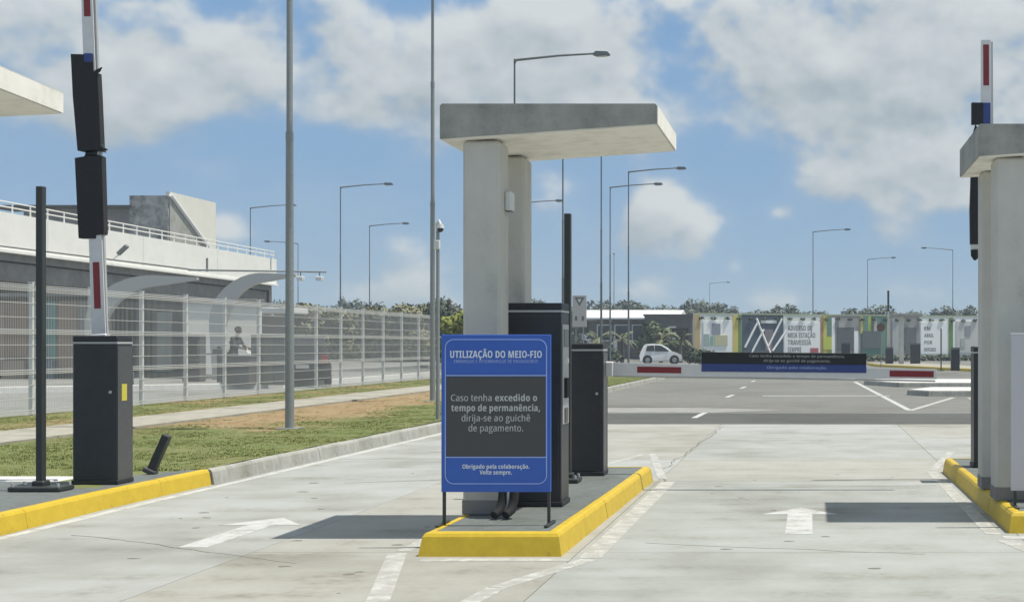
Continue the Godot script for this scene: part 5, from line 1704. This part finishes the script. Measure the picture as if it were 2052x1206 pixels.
func build_person() -> void:
	var t := thing("person", "person in dark clothes bending forward behind the broad grey cabinet", "person", Vector3(-19.15, 0.15, -42.95), deg_to_rad(-12))
	var s := Shape.new()
	s.tinted = true
	var shirt := Color(0.05, 0.052, 0.055)
	var trousers := Color(0.03, 0.032, 0.04)
	var skin := Color(0.12, 0.075, 0.055)
	var shoe := Color(0.02, 0.02, 0.02)
	var b := []
	for z in [-1.0, 1.0]:
		var hip := Vector3(0.0, 0.98, z * 0.1)
		var knee := Vector3(0.03 + z * 0.05, 0.53, z * 0.11)
		var ankle := Vector3(-0.03 + z * 0.09, 0.1, z * 0.12)
		b.append([hip, knee, 0.095, 0.062])
		b.append([knee, ankle, 0.06, 0.043])
		b.append([ankle + Vector3(0, -0.045, 0), ankle + Vector3(0.17, -0.06, z * 0.02), 0.05, 0.037])
		var sh := Vector3(0.12, 1.5, z * 0.19)
		var el := Vector3(0.24 - z * 0.02, 1.24, z * 0.23)
		var wr := Vector3(0.46, 1.17, z * 0.13)
		b.append([sh, el, 0.058, 0.045])
		b.append([el, wr, 0.043, 0.03])
	b.append([Vector3(0, 0.98, -0.07), Vector3(0, 0.98, 0.07), 0.125, 0.125])
	b.append([Vector3(0.01, 1.0, 0), Vector3(0.06, 1.22, 0), 0.13, 0.135])
	b.append([Vector3(0.08, 1.36, -0.08), Vector3(0.08, 1.36, 0.08), 0.125, 0.125])
	b.append([Vector3(0.1, 1.5, -0.15), Vector3(0.1, 1.5, 0.15), 0.065, 0.065])
	b.append([Vector3(0.12, 1.53, 0), Vector3(0.19, 1.66, 0), 0.06, 0.054])
	skin_bones(s, b, 0.028, 0.05, func(p: Vector3) -> Color:
		if p.y > 1.575: return skin
		if p.y < 0.09: return shoe
		return trousers if p.y < 1.0 else shirt)
	# head, with brow, nose, lips, chin and ears
	var o := Vector3(0.21, 1.76, 0)
	var h := [[o + Vector3(-0.015, 0.03, 0), o + Vector3(0.015, 0.02, 0), 0.093, 0.088], [o + Vector3(0.035, -0.04, 0), o + Vector3(0.045, -0.085, 0), 0.062, 0.042],
		[o + Vector3(0.098, 0.0, 0), o + Vector3(0.115, -0.032, 0), 0.009, 0.014], [o + Vector3(0.085, -0.068, -0.018), o + Vector3(0.085, -0.068, 0.018), 0.011, 0.011],
		[o + Vector3(0.082, 0.02, -0.035), o + Vector3(0.082, 0.02, 0.035), 0.017, 0.017], [o + Vector3(-0.01, -0.06, 0), Vector3(0.18, 1.62, 0), 0.055, 0.054],
		[o + Vector3(-0.005, 0.015, 0.088), o + Vector3(0.0, -0.03, 0.084), 0.018, 0.012], [o + Vector3(-0.005, 0.015, -0.088), o + Vector3(0.0, -0.03, -0.084), 0.018, 0.012]]
	skin_bones(s, h, 0.008, 0.018, func(_p: Vector3) -> Color: return skin)
	# hands: palm, four unequal fingers bent round the sheet, thumb from the side of the palm
	for z in [-1.0, 1.0]:
		var w := Vector3(0.46, 1.17, z * 0.13)
		var hand := [[w, w + Vector3(0.045, -0.012, -z * 0.008), 0.026, 0.027], [w + Vector3(0.05, -0.012, z * 0.012), w + Vector3(0.085, -0.02, z * 0.014), 0.02, 0.016]]
		for k in 4:
			var root := w + Vector3(0.085 - 0.004 * absf(k - 1.0), 0.018 - k * 0.02, -z * 0.004)
			var l: float = [0.04, 0.045, 0.042, 0.033][k]
			var mid := root + Vector3(l, -0.012, -z * 0.004)
			hand.append([root, mid, 0.009, 0.0085])
			hand.append([mid, mid + Vector3(l * 0.55, -0.02, -z * 0.014), 0.0085, 0.007])
		hand.append([w + Vector3(0.03, 0.012, -z * 0.012), w + Vector3(0.06, 0.03, -z * 0.03), 0.012, 0.01])
		hand.append([w + Vector3(0.06, 0.03, -z * 0.03), w + Vector3(0.095, 0.022, -z * 0.034), 0.01, 0.008])
		skin_bones(s, hand, 0.006, 0.008, func(_p: Vector3) -> Color: return skin)
	var m := paint(Color.WHITE, 0.8)
	m.vertex_color_use_as_albedo = true
	part("body", s, m, t)
	var hair := Shape.new()
	hair.tinted = true
	skin_bones(hair, [[o + Vector3(-0.03, 0.045, 0), o + Vector3(0.02, 0.06, 0), 0.092, 0.076], [o + Vector3(-0.045, 0.0, 0), o + Vector3(-0.06, -0.03, 0), 0.07, 0.05]], 0.012, 0.03, func(_p: Vector3) -> Color: return Color(0.012, 0.011, 0.01))
	part("hair", hair, m, t)
	for z in [-1.0, 1.0]:
		var e := Shape.new()
		e.ball(o + Vector3(0.086, 0.003, z * 0.031), Vector3(0.012, 0.01, 0.013), 10)
		part("eye", e, M.glass, t)
	var paper := part("paper_sheet", boxed(Vector3.ZERO, Vector3(0.21, 0.004, 0.29), 0.0, Basis(Vector3.BACK, -1.0)), M.white)
	paper.position = Vector3(-18.62, 1.24, -42.9)
	tag(paper, "white sheet of paper held by the person behind the grey cabinet", "paper")


# ------------------------------------------------------------------
func _ready() -> void:
	# camera: level, looking along the lane; the picture is an off-centre crop, so the lens is shifted
	var cam := Camera3D.new()
	cam.name = "camera"
	add_child(cam)
	cam.position = Vector3(0, 1.45, 0)
	cam.projection = Camera3D.PROJECTION_FRUSTUM
	cam.near = 0.1
	cam.far = 4000.0
	cam.size = 2.0 * 0.1 * 603.0 / 2600.0
	cam.frustum_offset = Vector2(-599.0, 87.0) * 0.1 / 2600.0
	cam.current = true
	# sky, sun, exposure
	var sky := PanoramaSkyMaterial.new()
	sky.panorama = ImageTexture.create_from_image(sky_image())
	var env := Environment.new()
	env.background_mode = Environment.BG_SKY
	env.sky = Sky.new()
	env.sky.sky_material = sky
	env.tonemap_mode = Environment.TONE_MAPPER_LINEAR
	env.tonemap_exposure = 1.0
	env.fog_enabled = true
	env.fog_density = 0.001
	env.fog_light_color = Color(0.86, 0.92, 0.97)
	env.sdfgi_enabled = true
	env.ssao_enabled = true
	env.ssil_enabled = true
	var we := WorldEnvironment.new()
	we.name = "environment"
	we.environment = env
	add_child(we)
	var sun := DirectionalLight3D.new()
	sun.name = "sun"
	sun.light_color = Color(1.0, 0.975, 0.925)
	sun.light_energy = 1.6
	sun.light_angular_distance = 0.5
	sun.shadow_enabled = true
	add_child(sun)
	# high in the right-hand side, a little behind what stands in view: shadows fall left and a touch towards the camera
	sun.look_at_from_position(Vector3.ZERO, -Vector3(0.385, 1.0, -0.02))
	rng.seed = 4711
	make_materials()
	build_ground()
	build_verge()
	build_islands()
	build_markings()
	build_viaduct()
	build_plaza()
	build_lamps()
	build_fence()
	build_forecourt()
	build_person()
	build_cars()
	build_far()
